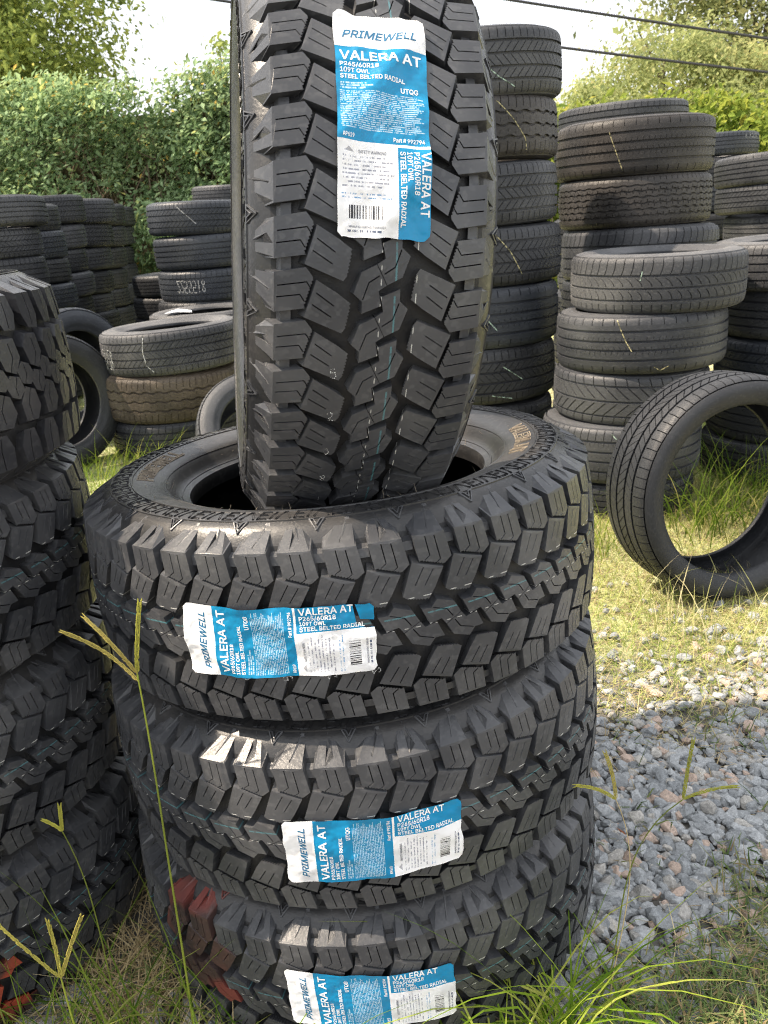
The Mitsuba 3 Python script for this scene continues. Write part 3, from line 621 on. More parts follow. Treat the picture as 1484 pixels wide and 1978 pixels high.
STACKS = {
'R3': [[1.053,3.15,0.854,0.31,0.099],[1.002,3.15,0.651,0.308,0.104],[0.973,3.15,0.453,0.287,0.094],[0.945,3.15,0.25,0.3,0.11],[0.948,3.15,0.07,0.281,0.07]],
'R1': [[0.424,3.6,1.614,0.355,0.116],[0.412,3.6,1.389,0.355,0.109],[0.414,3.6,1.168,0.355,0.112],[0.434,3.6,0.947,0.355,0.11],[0.427,3.6,0.717,0.355,0.12],[0.417,3.6,0.483,0.355,0.114],[0.407,3.6,0.273,0.355,0.096],[0.399,3.6,0.089,0.355,0.089]],
'R2': [[1.248,4.15,1.341,0.351,0.119],[1.258,4.15,1.113,0.345,0.109],[1.291,4.15,0.886,0.361,0.118],[1.295,4.15,0.658,0.364,0.11],[1.253,4.15,0.457,0.355,0.091],[1.289,4.15,0.274,0.355,0.091],[1.252,4.15,0.091,0.355,0.091]],
'Rb': [[1.488,5.2,1.538,0.36,0.088],[1.468,5.2,1.346,0.36,0.104],[1.498,5.2,1.139,0.36,0.104],[1.465,5.2,0.932,0.36,0.104],[1.5,5.2,0.725,0.36,0.104],[1.464,5.2,0.518,0.36,0.104],[1.5,5.2,0.311,0.36,0.104],[1.463,5.2,0.104,0.36,0.104]],
'R4': [[1.696,3.4,0.871,0.325,0.089],[1.742,3.4,0.683,0.325,0.098],[1.744,3.4,0.485,0.325,0.101],[1.724,3.4,0.284,0.325,0.101],[1.714,3.4,0.091,0.325,0.091]],
'R5': [[2.715,7.0,1.464,0.34,0.082],[2.695,7.0,1.283,0.34,0.099],[2.725,7.0,1.086,0.34,0.099],[2.692,7.0,0.888,0.34,0.099],[2.727,7.0,0.691,0.34,0.099],[2.691,7.0,0.494,0.34,0.099],[2.727,7.0,0.296,0.34,0.099],[2.69,7.0,0.099,0.34,0.099]],
'R6': [[2.692,5.9,1.26,0.35,0.096],[2.711,5.9,1.075,0.35,0.089],[2.784,5.9,0.895,0.35,0.091],[2.709,5.9,0.703,0.35,0.1],[2.744,5.9,0.502,0.35,0.1],[2.708,5.9,0.301,0.35,0.1],[2.745,5.9,0.1,0.35,0.1]],
'K': [[-1.058,4.4,0.537,0.36,0.109],[-1.088,4.4,0.308,0.36,0.12],[-1.071,4.4,0.095,0.36,0.095]],
'J': [[-0.999,5.15,0.553,0.35,0.085],[-1.019,5.15,0.351,0.35,0.117],[-0.989,5.15,0.117,0.35,0.117]],
'H': [[-1.102,5.85,1.153,0.35,0.101],[-1.085,5.85,0.95,0.35,0.103],[-1.081,5.85,0.746,0.35,0.101],[-1.109,5.85,0.537,0.35,0.107],[-1.074,5.85,0.322,0.35,0.107],[-1.11,5.85,0.107,0.35,0.107]],
'G': [[-1.476,6.6,0.702,0.34,0.077],[-1.489,6.6,0.546,0.34,0.08],[-1.502,6.6,0.35,0.34,0.117],[-1.469,6.6,0.117,0.34,0.117]],
'I': [[-1.054,7.2,1.317,0.35,0.077],[-1.074,7.2,1.137,0.35,0.103],[-1.044,7.2,0.93,0.35,0.103],[-1.077,7.2,0.723,0.35,0.103],[-1.042,7.2,0.517,0.35,0.103],[-1.078,7.2,0.31,0.35,0.103],[-1.042,7.2,0.103,0.35,0.103]],
'A': [[-2.241,5.2,1.231,0.35,0.083],[-2.304,5.2,1.066,0.35,0.082],[-2.3,5.2,0.893,0.35,0.09],[-2.302,5.2,0.703,0.35,0.1],[-2.267,5.2,0.502,0.35,0.1],[-2.303,5.2,0.301,0.35,0.1],[-2.266,5.2,0.1,0.35,0.1]],
'B': [[-2.405,5.9,1.216,0.34,0.088],[-2.393,5.9,1.037,0.34,0.091],[-2.394,5.9,0.866,0.34,0.08],[-2.377,5.9,0.705,0.34,0.081],[-2.412,5.9,0.52,0.34,0.104],[-2.376,5.9,0.312,0.34,0.104],[-2.413,5.9,0.104,0.34,0.104]],
'C': [[-2.443,6.58,1.259,0.34,0.098],[-2.466,6.58,1.076,0.34,0.085],[-2.484,6.58,0.905,0.34,0.085],[-2.458,6.58,0.733,0.34,0.087],[-2.495,6.58,0.562,0.34,0.084],[-2.489,6.58,0.359,0.34,0.12],[-2.453,6.58,0.12,0.34,0.12]],
'D': [[-2.413,7.27,1.253,0.34,0.095],[-2.461,7.27,1.065,0.34,0.093],[-2.495,7.27,0.883,0.34,0.089],[-2.515,7.27,0.705,0.34,0.088],[-2.543,7.27,0.535,0.34,0.082],[-2.505,7.27,0.34,0.34,0.113],[-2.469,7.27,0.113,0.34,0.113]],
'E': [[-2.53,8.0,1.225,0.34,0.091],[-2.55,8.0,1.044,0.34,0.09],[-2.578,8.0,0.863,0.34,0.092],[-2.597,8.0,0.682,0.34,0.089],[-2.605,8.0,0.509,0.34,0.084],[-2.592,8.0,0.319,0.34,0.106],[-2.555,8.0,0.106,0.34,0.106]],
'F': [[-2.663,8.8,1.21,0.34,0.091],[-2.691,8.8,1.029,0.34,0.09],[-2.718,8.8,0.852,0.34,0.087],[-2.711,8.8,0.669,0.34,0.096],[-2.676,8.8,0.478,0.34,0.096],[-2.712,8.8,0.287,0.34,0.096],[-2.675,8.8,0.096,0.34,0.096]],
}
WHERE = {   # stack: (words that find it, group, near?, styles, materials)
'R3': ('of the short stack behind the bare upright tyre', 'short stack behind the leaning tyre', 0, ['curve', 'plain', 'vee', 'thin', 'thin'], ['rubber_pale', 'rubber_grey', 'rubber_grey', 'rubber_grey', 'rubber_dark']),
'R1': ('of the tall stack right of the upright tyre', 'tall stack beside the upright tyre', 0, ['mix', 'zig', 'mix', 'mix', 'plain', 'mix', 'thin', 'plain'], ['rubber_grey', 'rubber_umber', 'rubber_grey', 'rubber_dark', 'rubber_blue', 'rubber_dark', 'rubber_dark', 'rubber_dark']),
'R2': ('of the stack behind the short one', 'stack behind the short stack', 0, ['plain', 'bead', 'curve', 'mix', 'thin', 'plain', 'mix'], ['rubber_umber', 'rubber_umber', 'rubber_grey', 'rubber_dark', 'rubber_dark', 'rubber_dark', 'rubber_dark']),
'Rb': ('of the stack below the yellow-green hedge', 'stack under the right hedge', 1, ['thin', 'mix'], ['rubber_grey', 'rubber_dark']),
'R4': ('of the stack at the right edge', 'stack at the right edge', 0, ['thin', 'plain', 'mix', 'thin', 'plain'], ['rubber_pale', 'rubber_grey', 'rubber_blue', 'rubber_dark', 'rubber_dark']),
'R5': ('of the farthest stack on the right', 'farthest stack on the right', 1, ['thin', 'plain'], ['rubber_blue', 'rubber_dark']),
'R6': ('of the far stack near the right edge', 'far stack near the right edge', 1, ['plain', 'mix', 'thin'], ['rubber_grey', 'rubber_grey', 'rubber_pale']),
'K': ('of the low stack in the left grass', 'low stack in the grass', 0, ['mix', 'zig', 'thin'], ['rubber_pale', 'rubber_brown', 'rubber_dark']),
'J': ('of the low stack bearing the paper scrap', 'low stack with the paper scrap', 1, ['thin'], ['rubber_pale']),
'H': ('of the middle stack under the vine hedge', 'middle stack under the vine hedge', 0, ['mix', 'plain', 'thin', 'plain'], ['rubber_blue', 'rubber_blue', 'rubber_blue', 'rubber_dark']),
'G': ('of the shaded stack under the hedge gap', 'short shaded stack in the gap', 1, ['plain'], ['rubber_dark']),
'I': ('of the stack directly behind the middle stack', 'stack behind the middle stack', 1, ['thin'], ['rubber_grey']),
'A': ('of the foremost worn stack on the left', 'first stack of the left row', 1, ['plain', 'mix', 'thin'], ['rubber_grey', 'rubber_grey', 'rubber_dark']),
'B': ('of the second stack in the left row', 'second stack of the left row', 1, ['thin', 'mix'], ['rubber_dark', 'rubber_blue']),
'C': ('of the third stack in the left row', 'third stack of the left row', 1, ['mix', 'plain'], ['rubber_dark', 'rubber_grey']),
'D': ('of the fourth stack in the left row', 'fourth stack of the left row', 1, ['thin', 'mix', 'plain'], ['rubber_grey', 'rubber_dark']),
'E': ('of the fifth stack in the left row', 'fifth stack of the left row', 1, ['plain', 'thin'], ['rubber_dark']),
'F': ('of the last stack in the left row', 'last stack of the left row', 1, ['thin'], ['rubber_dark']),
}
LOOK = {'rubber_umber': 'brownish black', 'rubber_grey': 'worn grey', 'rubber_dark': 'worn black', 'rubber_blue': 'worn bluish', 'rubber_pale': 'dusty pale grey', 'rubber_brown': 'brown dusty'}
ORD = ['topmost', 'second from the top', 'third from the top', 'fourth from the top', 'fifth from the top', 'sixth from the top', 'seventh from the top', 'lowest']
def stroke(th, ss): return [[(th + 2.0 * math.sin(i), s) for i, s in enumerate(ss)]]
CHALK = {('R3', 0): [([[(-118, 20), (-117, 55)]], 'chalk_green', 'thin green chalk tick')], ('R3', 1): [([[(-122, 100), (-116, 20), (-112, -20)], [(-98, -80), (-94, -95), (-89, -80)]], 'chalk_yellow', 'thin yellow chalk line')],
 ('R1', 0): [([[(-102, 70), (-92, 10), (-80, -50), (-70, -85)]], 'chalk_green', 'green chalk line')], ('R1', 1): [([[(-78, 85), (-68, 20), (-60, -50), (-59, -90)]], 'chalk_yellow', 'yellow chalk line')],
 ('R1', 3): [([[(-83, 85), (-74, 20), (-66, -70)]], 'chalk_yellow', 'yellow chalk line')], ('R1', 4): [([[(-88, 0), (-82, -40)]], 'chalk_green', 'green chalk line')], ('R1', 5): [([[(-76, 40), (-62, -20)], [(-84, -70), (-70, -90)]], 'chalk_green', 'green chalk line')],
 ('R2', 0): [([[(-124, 60), (-120, 0), (-114, -90)]], 'chalk_yellow', 'pale yellow chalk line')], ('R6', 0): [([[(-105, 70), (-101, 20), (-103, -30), (-96, -80)]], 'chalk', 'white chalk line')],
 ('R3', 3): [([[(-112, 90), (-96, 0), (-84, -70)]], 'chalk_green', 'thin green chalk line')],
 ('K', 0): [(chalk_text('51/58', -150, -70, 4.5, 100), 'chalk', 'white chalk numbers'), ([[(-98, 90), (-100, 20), (-99, -50), (-94, -85)]], 'chalk', 'white chalk line')],
 ('H', 2): [(chalk_text('2255518', -119, -40, 5.6, 85, True), 'chalk', 'white chalk numbers')], ('H', 0): [([[(-105, 85), (-85, -40)]], 'chalk', 'white chalk line')],
 ('G', 1): [(chalk_text('22', -84, -10, 7, 70), 'chalk', 'white chalk numbers')], ('A', 1): [(chalk_text('22571', -84, -10, 6, 60), 'chalk', 'white chalk numbers')], ('R5', 0): [(chalk_text('1723', -70, 40, 8, 40), 'chalk', 'white chalk marks')]}
for name, rows in STACKS.items():
    words, group, far, styles, mats = WHERE[name]
    for i, (x, y, z, R, hw) in enumerate(rows):
        hid = i >= 4 and name in ('A', 'B', 'H', 'I', 'R5', 'Rb', 'F') or (name in ('R5', 'Rb', 'I') and i > 0)
        m = mats[i] if i < len(mats) else mats[i % len(mats)]
        o = 'lowest' if i == len(rows) - 1 else ORD[i]
        tl = rotvec(rng.normal(0, .018), rng.normal(-.015, .02))
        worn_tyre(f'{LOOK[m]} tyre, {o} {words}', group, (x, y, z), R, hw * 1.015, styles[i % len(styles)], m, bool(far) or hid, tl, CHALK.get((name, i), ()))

# single tyres standing in the grass
def axle(n, roll=0.0):
    n = np.asarray(n, float); n /= np.linalg.norm(n); b = np.cross([0, 0, 1.0], n); b /= np.linalg.norm(b)
    return np.stack([b, np.cross(n, b), n], 1)
worn_tyre('large bare tyre standing upright in the grass at right, seen through its hole', 'single tyres standing in the grass', (1.0, 2.31, .326), .331, .114, 'mix', 'rubber_dark', False, axle((.24, -1, .08)), low=True)
worn_tyre('dark tyre standing upright beside the left edge stack, hole facing right', 'single tyres standing in the grass', (-1.60, 4.05, .335), .335, .10, 'thin', 'rubber_dark', False, axle((.75, -.66, .06)))
worn_tyre('standing tyre with chalk numbers on its tread, behind the dark upright one', 'single tyres standing in the grass', (-1.72, 4.75, .36), .36, .11, 'plain', 'rubber_blue', False, axle((.85, -.5, .12)), [(chalk_text('7537', 150, -40, 6, 60), 'chalk', 'white chalk numbers')])
worn_tyre('pale tyre leaning low against the low stack, partly behind the upright new tyre', 'single tyres standing in the grass', (-.54, 3.72, .20), .30, .10, 'mix', 'rubber_grey', False, axle((.25, -.8, .75)))

k = thing('paper_scrap', 'torn white paper scrap lying on a low flat tyre', 'paper')
sv = np.array([[-.07, -.03, .004], [.0, -.045, .012], [.09, -.02, .004], [.075, .035, .010], [.0, .03, .022], [-.06, .045, .006], [0, 0, .01]])
scene[k] = mikit.ply((sv, [[6, 0, 1], [6, 1, 2], [6, 2, 3], [6, 3, 4], [6, 4, 5], [6, 5, 0]]), 'scrap_paper', to_world=tw(np.eye(3), (-1.13, 4.92, .643)))

# ------------------------------------------------------------------ ground, gravel, grass
def grid(x0, x1, y0, y1, nx, ny):
    gx, gy = np.meshgrid(np.linspace(x0, x1, nx), np.linspace(y0, y1, ny), indexing='ij')
    i, j = np.meshgrid(np.arange(nx - 1), np.arange(ny - 1), indexing='ij')
    q = np.stack([i * ny + j, (i + 1) * ny + j, (i + 1) * ny + j + 1, i * ny + j + 1], -1).reshape(-1, 4)
    return gx.ravel(), gy.ravel(), np.vstack([q[:, [0, 1, 2]], q[:, [0, 2, 3]]])
gx, gy, gf = grid(-60, 60, -30, 120, 60, 75)
scene['ground'] = mikit.ply((np.stack([gx, gy, 0 * gx - .002], 1), gf), 'soil'); labels['ground'] = {'label': 'dry soil and turf under the tyre stacks', 'category': 'ground', 'kind': 'structure'}

def stones(n, rng):
    from scipy.spatial import ConvexHull
    protos = []
    for k in range(14):
        p = rng.normal(size=(26, 3)); p /= np.linalg.norm(p, axis=1, keepdims=True); p *= rng.uniform(.86, 1.06, (26, 1))
        p = np.sign(p) * np.abs(p) ** rng.uniform(.72, 1.0)
        h = ConvexHull(p); f = h.simplices.copy(); v = p
        nr = np.cross(v[f[:, 1]] - v[f[:, 0]], v[f[:, 2]] - v[f[:, 0]]); fl = (nr * v[f].mean(1)).sum(1) < 0; f[fl] = f[fl][:, ::-1]
        protos.append((v, f))
    xs, ys = [], []
    while len(xs) < n:
        x, y = rng.uniform(-.75, 2.6), rng.uniform(.55, 2.35)
        edge = 1.53 + .22 * (float(meshkit.noise(np.array([x * 3, y * 3, 0.]), 2)) - .5) + .07 * x
        pr = 1.0 if y < edge - .1 else (0.75 if y < edge else 0.6) * math.exp(-max(y - edge, 0) / .20)
        if x < .25: pr *= .45 if y < 1.0 else 0.0
        if y < 1.03 + .46 * (x - .39) and x > .36: pr *= .4
        if (x + .06) ** 2 + (y - 1.22) ** 2 < .33 ** 2 or (x + .87) ** 2 + (y - 1.2) ** 2 < .33 ** 2: pr = 0
        if rng.uniform() < pr: xs.append(x); ys.append(y)
    vs, fs, uv, m = [], [], [], 0
    for x, y in zip(xs, ys):
        v, f = protos[rng.integers(len(protos))]
        s = min(rng.lognormal(math.log(.0094), .38), .0175); sc = s * np.array([rng.uniform(.95, 1.5), rng.uniform(.75, 1.1), rng.uniform(.5, .85)])
        M = rotvec(*rng.normal(0, .35, 3)) @ rz(rng.uniform(0, 6.28))
        w = (v * sc) @ M.T + [x, y, s * rng.uniform(.05, .75)]
        vs.append(w); fs.append(f + m); m += len(v); uv.append(np.full((len(v), 2), rng.uniform()))
    return np.vstack(vs), np.vstack(fs), np.vstack(uv)
sv_, sf_, suv = stones(16500, np.random.default_rng(3))
scene['gravel'] = mikit.ply((sv_, sf_), 'stone', uv=suv); labels['gravel'] = {'label': 'blue-grey crushed gravel between the stack and the lawn', 'category': 'gravel', 'kind': 'stuff'}

def blades(base, h, w, lean, bend, rng, segs=3, tint=None, curl=0.0):
    """Grass blades as tapered ribbons. base (n, 3); returns vertices, faces, uv."""
    n = len(base); az = rng.uniform(0, 2 * np.pi, n); d = np.stack([np.cos(az), np.sin(az), 0 * az], 1); side = np.stack([-np.sin(az), np.cos(az), 0 * az], 1)
    tw_ = rng.uniform(-.9, .9, n); sd = side * np.cos(tw_)[:, None] + d * np.sin(tw_)[:, None]
    t = np.linspace(0, 1, segs + 1); V = []
    for k, tt in enumerate(t):
        ang = lean + bend * tt
        c = base + (h * tt)[:, None] * (np.sin(ang)[:, None] * d + np.cos(ang)[:, None] * [0, 0, 1])
        ww = (w * (1 - tt ** 1.6) * .5)[:, None]
        V += [c - sd * ww, c + sd * ww] if k < segs else [c]
    V = np.stack(V, 1); m = V.shape[1]; F = []
    for k in range(segs - 1): F += [[2 * k, 2 * k + 1, 2 * k + 3], [2 * k, 2 * k + 3, 2 * k + 2]]
    F.append([2 * segs - 2, 2 * segs - 1, 2 * segs])
    f = (np.array(F)[None] + (np.arange(n) * m)[:, None, None]).reshape(-1, 3)
    tint = rng.uniform(0, 1, n) if tint is None else tint
    uv = np.stack([np.repeat(tint, m), np.tile(np.repeat(t, 2)[:m], n)], 1)
    return V.reshape(-1, 3), f, uv
INSIDE = [(x, y, R) for rows in STACKS.values() for x, y, z, R, hw in rows[-1:]] + [(-.06, 1.21, .37), (-.87, 1.2, .37)]
def scatter(n, x0, x1, y0, y1, rng, dens):
    p = np.stack([rng.uniform(x0, x1, n), rng.uniform(y0, y1, n)], 1)
    keep = rng.uniform(size=n) < dens(p[:, 0], p[:, 1])
    for x, y, R in INSIDE: keep &= np.hypot(p[:, 0] - x, p[:, 1] - y) > R * .93
    return np.c_[p[keep], np.zeros(keep.sum())]
def nz(x, y, f, s): return meshkit.fbm(np.stack([x * f, y * f, 0 * x], -1), 3, s)
def lawn():
    r = np.random.default_rng(11); out = []
    def dens(x, y):
        edge = 1.47 + .25 * (nz(x, y, 2.5, 2) - .5) + .08 * x
        return np.clip((y - edge) / .30 + .10, 0, 1) * np.clip(.42 + 1.3 * nz(x, y, 3.5, 8), 0, 1)
    b = scatter(110000, .15, 3.2, 1.36, 4.6, r, dens); b2 = scatter(30000, -2.6, .2, 1.9, 5.6, r, dens); b3 = scatter(26000, -5, 6, 4.5, 11, r, lambda x, y: .8)
    b = np.vstack([b, b2, b3]); n = len(b); green = nz(b[:, 0], b[:, 1], 1.6, 5)
    left = np.clip((.1 - b[:, 0]) * 2, 0, 1); far = np.clip((b[:, 1] - 2.6) * 1.2, 0, 1)
    tint = np.clip(r.normal(.38, .22, n) - .8 * (green - .5) - .34 * left - .16 * far, 0, 1)
    h = r.lognormal(math.log(.038), .4, n) * (1 + .5 * left + .8 * far * (b[:, 1] < 4))
    return blades(b, h, r.uniform(.0014, .0032, n), r.uniform(.1, 1.2, n), r.uniform(.1, 1.0, n), r, 2, tint)
v, f, uv = lawn()
scene['lawn_grass'] = mikit.ply((v, f), 'grass_dry', uv=uv); labels['lawn_grass'] = {'label': 'sunlit short dry lawn grass behind the gravel', 'category': 'grass', 'kind': 'stuff'}
def dead():
    r = np.random.default_rng(12)
    b = scatter(20000, .2, 3.0, 1.35, 3.2, r, lambda x, y: np.clip((y - 1.36 - .2 * (nz(x, y, 3, 4) - .5)) / .3 + .12, 0, 1)); n1 = len(b)
    b2 = scatter(1500, -.62, -.2, .72, 1.25, r, lambda x, y: .9)
    b3 = scatter(2600, .3, .9, .75, 1.3, r, lambda x, y: np.clip((1.06 + .46 * (x - .39) - y) / .12, 0, 1) * .8)
    b = np.vstack([b, b2, b3]); n = len(b); b[:, 2] = r.uniform(.0, .018, n)
    long = np.r_[np.ones(n1) * .05, np.ones(len(b2)) * .12, np.ones(len(b3)) * .05]
    return blades(b, long * r.lognormal(0, .35, n), r.uniform(.001, .0024, n), r.uniform(1.0, 1.6, n), r.uniform(-.3, .6, n), r, 2)
v, f, uv = dead()
scene['dead_grass'] = mikit.ply((v, f), 'straw', uv=uv); labels['dead_grass'] = {'label': 'flattened straw-coloured dead grass over soil and gravel', 'category': 'grass', 'kind': 'stuff'}
def weeds():
    r = np.random.default_rng(13)
    b = scatter(20000, .28, 1.0, .7, 1.4, r, lambda x, y: np.clip((1.06 + .46 * (x - .39) - y + .22 * (nz(x, y, 7, 3) - .5)) / .15, 0, 1) * .85)
    b2 = scatter(2600, .35, 1.6, 1.15, 1.75, r, lambda x, y: np.clip((nz(x, y, 5, 6) - .58) * 6, 0, 1))
    b3 = scatter(1400, -.75, -.16, .7, 1.05, r, lambda x, y: .9)
    b = np.vstack([b, b2, b3]); n = len(b); b[:, 2] = r.uniform(0.004, .03, n)
    return blades(b, r.lognormal(math.log(.030), .4, n), r.uniform(.0018, .0042, n), r.uniform(.2, 1.5, n), r.uniform(-.2, 1.2, n), r, 2)
v, f, uv = weeds()
scene['creeping_weed'] = mikit.ply((v, f), 'weed_leaf', uv=uv); labels['creeping_weed'] = {'label': 'low creeping green and reddish weeds spreading over the gravel', 'category': 'weeds', 'kind': 'stuff'}

def tuft(label, c, n, h, w, mat, seed, spread=.03, lean=.25, bend=1.5, group=None, segs=6):
    r = np.random.default_rng(seed)
    b = np.c_[np.array(c)[:2] + r.normal(0, spread, (n, 2)), np.zeros(n)]
    v, f, uv = blades(b, h * r.lognormal(0, .28, n), w * r.uniform(.7, 1.2, n), r.normal(lean, .15, n), r.uniform(.3, bend, n), r, segs)
    k = thing('grass_tuft', label, 'grass', group); scene[k] = mikit.ply((v, f), mat, uv=uv)
tuft('lush bright green grass tuft at the right foot of the front stack', (.205, .845), 84, .33, .0040, 'grass_lush', 1, .028, .30, 2.2)
tuft('arching green grass tuft in front of the lowest paper label', (.12, .80), 44, .28, .0038, 'grass_lush', 2, .03, .35, 2.1)
tuft('thin green grass tuft right of the lush tuft, over gravel', (.33, .80), 30, .22, .0034, 'grass_lush', 3, .04, .35, 1.8)
tuft('green grass tuft in the bottom left corner of the photo', (-.52, .80), 70, .25, .0032, 'grass_green', 4, .06, .25, 1.2)
tuft('green and dry grass tuft between the two front stacks', (-.37, .84), 80, .23, .003, 'grass_green', 5, .06, .25, 1.2)
tuft('sparse green grass tuft left of the lowest paper label', (-.25, .77), 44, .22, .003, 'grass_green', 6, .05, .25, 1.3)
tuft('dry straw heap of dead grass between the feet of the two front stacks', (-.42, .99), 240, .15, .0022, 'straw', 18, .055, .9, 1.0)
tuft('dark green grass tuft seen through the hole of the bare tyre', (1.17, 2.78), 170, .26, .0045, 'grass_green', 7, .10, .2, 1.3)
tuft('dark green grass tuft at the foot of the right edge stack', (1.42, 2.95), 170, .26, .0045, 'grass_green', 8, .12, .2, 1.3)
tuft('pale grass tuft in front of the bare tyre', (.80, 2.02), 70, .17, .003, 'grass_dry', 9, .08, .15, .8)
tuft('pale grass tuft at the foot of the bare tyre, farther right', (1.08, 1.98), 80, .17, .003, 'grass_dry', 10, .09, .15, .8)
tuft('bright grass tuft at the right foot of the short stack', (.66, 2.66), 120, .15, .0035, 'grass_lush', 14, .09, .2, 1.0)
tuft('green grass tuft in the shade of the low stack', (-1.22, 3.88), 150, .17, .004, 'grass_lush', 15, .13, .2, 1.0)
tuft('green grass tuft beside the left edge stack', (-1.38, 3.45), 150, .15, .004, 'grass_lush', 16, .14, .2, 1.0)
tuft('green grass tuft at the back of the front stack', (-.9, 3.3), 130, .16, .004, 'grass_lush', 17, .16, .2, 1.0)

def seed_stalk(label, stem, heads, r0=.0019, seed=0, mat='grass_lush', thick=.0021):
    k = thing('seed_stalk', label, 'grass stalk', 'seed stalks of tall grass'); r = np.random.default_rng(seed)
    p = spline(stem, 18); m = tube(p, np.linspace(r0, r0 * .55, 18), 5)
    part(k, 'stem', mikit.ply(m, mat, smooth=True, uv=np.full((len(m[0]), 2), .75)))
    for hd in heads:
        q = spline(hd, 26); ms = [tube(q, .0007, 4)]
        t = np.gradient(q, axis=0); t /= np.linalg.norm(t, axis=1, keepdims=True)
        for i in range(1, 26):                                      # two rows of spikelets along the finger
            for sg in (-1, 1):
                sd = np.cross(t[i], [0, 1, 0]) * sg + r.normal(0, .25, 3); sd /= np.linalg.norm(sd)
                c = q[i] + sd * .0012
                ms.append(tube([c - t[i] * .0008, c + t[i] * .0018 + sd * .0007, c + t[i] * .0052 + sd * .0012], [.0006, thick * .46, .0003], 4))
        m = cat_meshes(ms)
        part(k, 'seed_head', mikit.ply(m, 'seed_yellow', smooth=True, uv=np.full((len(m[0]), 2), r.uniform(.1, .9))))
seed_stalk('tallest grass stalk, rising in front of the left stack with three seed fingers', [(-.318, .87, 0), (-.31, .86, .091), (-.305, .86, .34), (-.302, .86, .495), (-.302, .86, .641)],
           [[(-.302, .86, .641), (-.293, .855, .69), (-.285, .86, .734)], [(-.302, .86, .641), (-.325, .855, .687), (-.351, .86, .719)], [(-.302, .86, .63), (-.34, .865, .672), (-.379, .86, .701)]], seed=1)
seed_stalk('short thick grass stalk at the bottom left with three yellow seed fingers', [(-.44, .81, 0), (-.444, .80, .159), (-.446, .80, .239)],
           [[(-.446, .80, .239), (-.475, .797, .287), (-.505, .80, .33)], [(-.446, .80, .239), (-.444, .80, .29), (-.445, .80, .334)], [(-.446, .80, .239), (-.425, .803, .29), (-.402, .80, .339)]], seed=2, thick=.0025)
seed_stalk('thin grass stalk between the stacks with a small forked tip', [(-.415, .89, 0), (-.422, .88, .134), (-.428, .88, .33), (-.442, .88, .403)],
           [[(-.442, .88, .403), (-.452, .88, .414), (-.462, .88, .421)], [(-.442, .88, .403), (-.44, .88, .423), (-.438, .88, .443)]], .0013, 3, 'grass_green', .002)
seed_stalk('leaning grass stalk over the gravel with two spread seed fingers', [(.265, .905, 0), (.272, .9, .017), (.312, .9, .267), (.377, .9, .381)],
           [[(.377, .9, .381), (.380, .9, .428), (.384, .9, .474)], [(.377, .9, .381), (.412, .9, .394), (.448, .9, .397)]], .0013, 4, 'grass_green', .0015)
seed_stalk('upright thin grass stalk over the gravel, leaning towards the front stack', [(.295, .905, 0), (.31, .9, .2), (.303, .9, .339), (.287, .9, .387)],
           [[(.287, .9, .387), (.262, .9, .405), (.233, .9, .413)], [(.287, .9, .387), (.28, .9, .43), (.27, .9, .462)]], .0011, 5, 'straw', .0013)
k = thing('fallen_leaf', 'curled red-brown dead leaf lying on the gravel', 'leaf')
lv = np.array([[0, 0, .006], [.012, .004, .012], [.026, .0, .010], [.012, -.006, .005], [.02, .006, .016]]); scene[k] = mikit.ply((lv, [[0, 1, 3], [3, 1, 2], [1, 4, 2]]), 'dead_leaf', to_world=tw(rz(2.2), (.418, 1.235, .016)))
k = thing('fallen_leaf', 'small red-brown dead leaf lying in the sunlit grass', 'leaf')
scene[k] = mikit.ply((lv * 2.2, [[0, 1, 3], [3, 1, 2], [1, 4, 2]]), 'dead_leaf', to_world=tw(rz(.4), (.79, 2.55, .03)))

# ------------------------------------------------------------------ hedges, trees, cables
def leaves(c, nrm, size, rng, tint, aspect=.45, fold=.25):
    """Leaves as folded diamonds: 4 vertices, 2 faces; nrm (n, 3) their rough facing."""
    n = len(c); nrm = nrm / (np.linalg.norm(nrm, axis=1, keepdims=True) + 1e-9)
    d = rng.normal(size=(n, 3)); d -= (d * nrm).sum(1, keepdims=True) * nrm; d /= np.linalg.norm(d, axis=1, keepdims=True) + 1e-9
    s = np.cross(nrm, d); L = size[:, None]
    V = np.stack([c - d * L * .5, c + s * L * aspect * .5 + nrm * L * fold * .3, c + d * L * .5, c - s * L * aspect * .5 + nrm * L * fold * .3], 1)
    f = (np.array([[0, 2, 1], [0, 3, 2]])[None] + (np.arange(n) * 4)[:, None, None]).reshape(-1, 3)
    return V.reshape(-1, 3), f, np.stack([np.repeat(tint, 4), np.tile([0, .5, 1, .5], n)], 1)
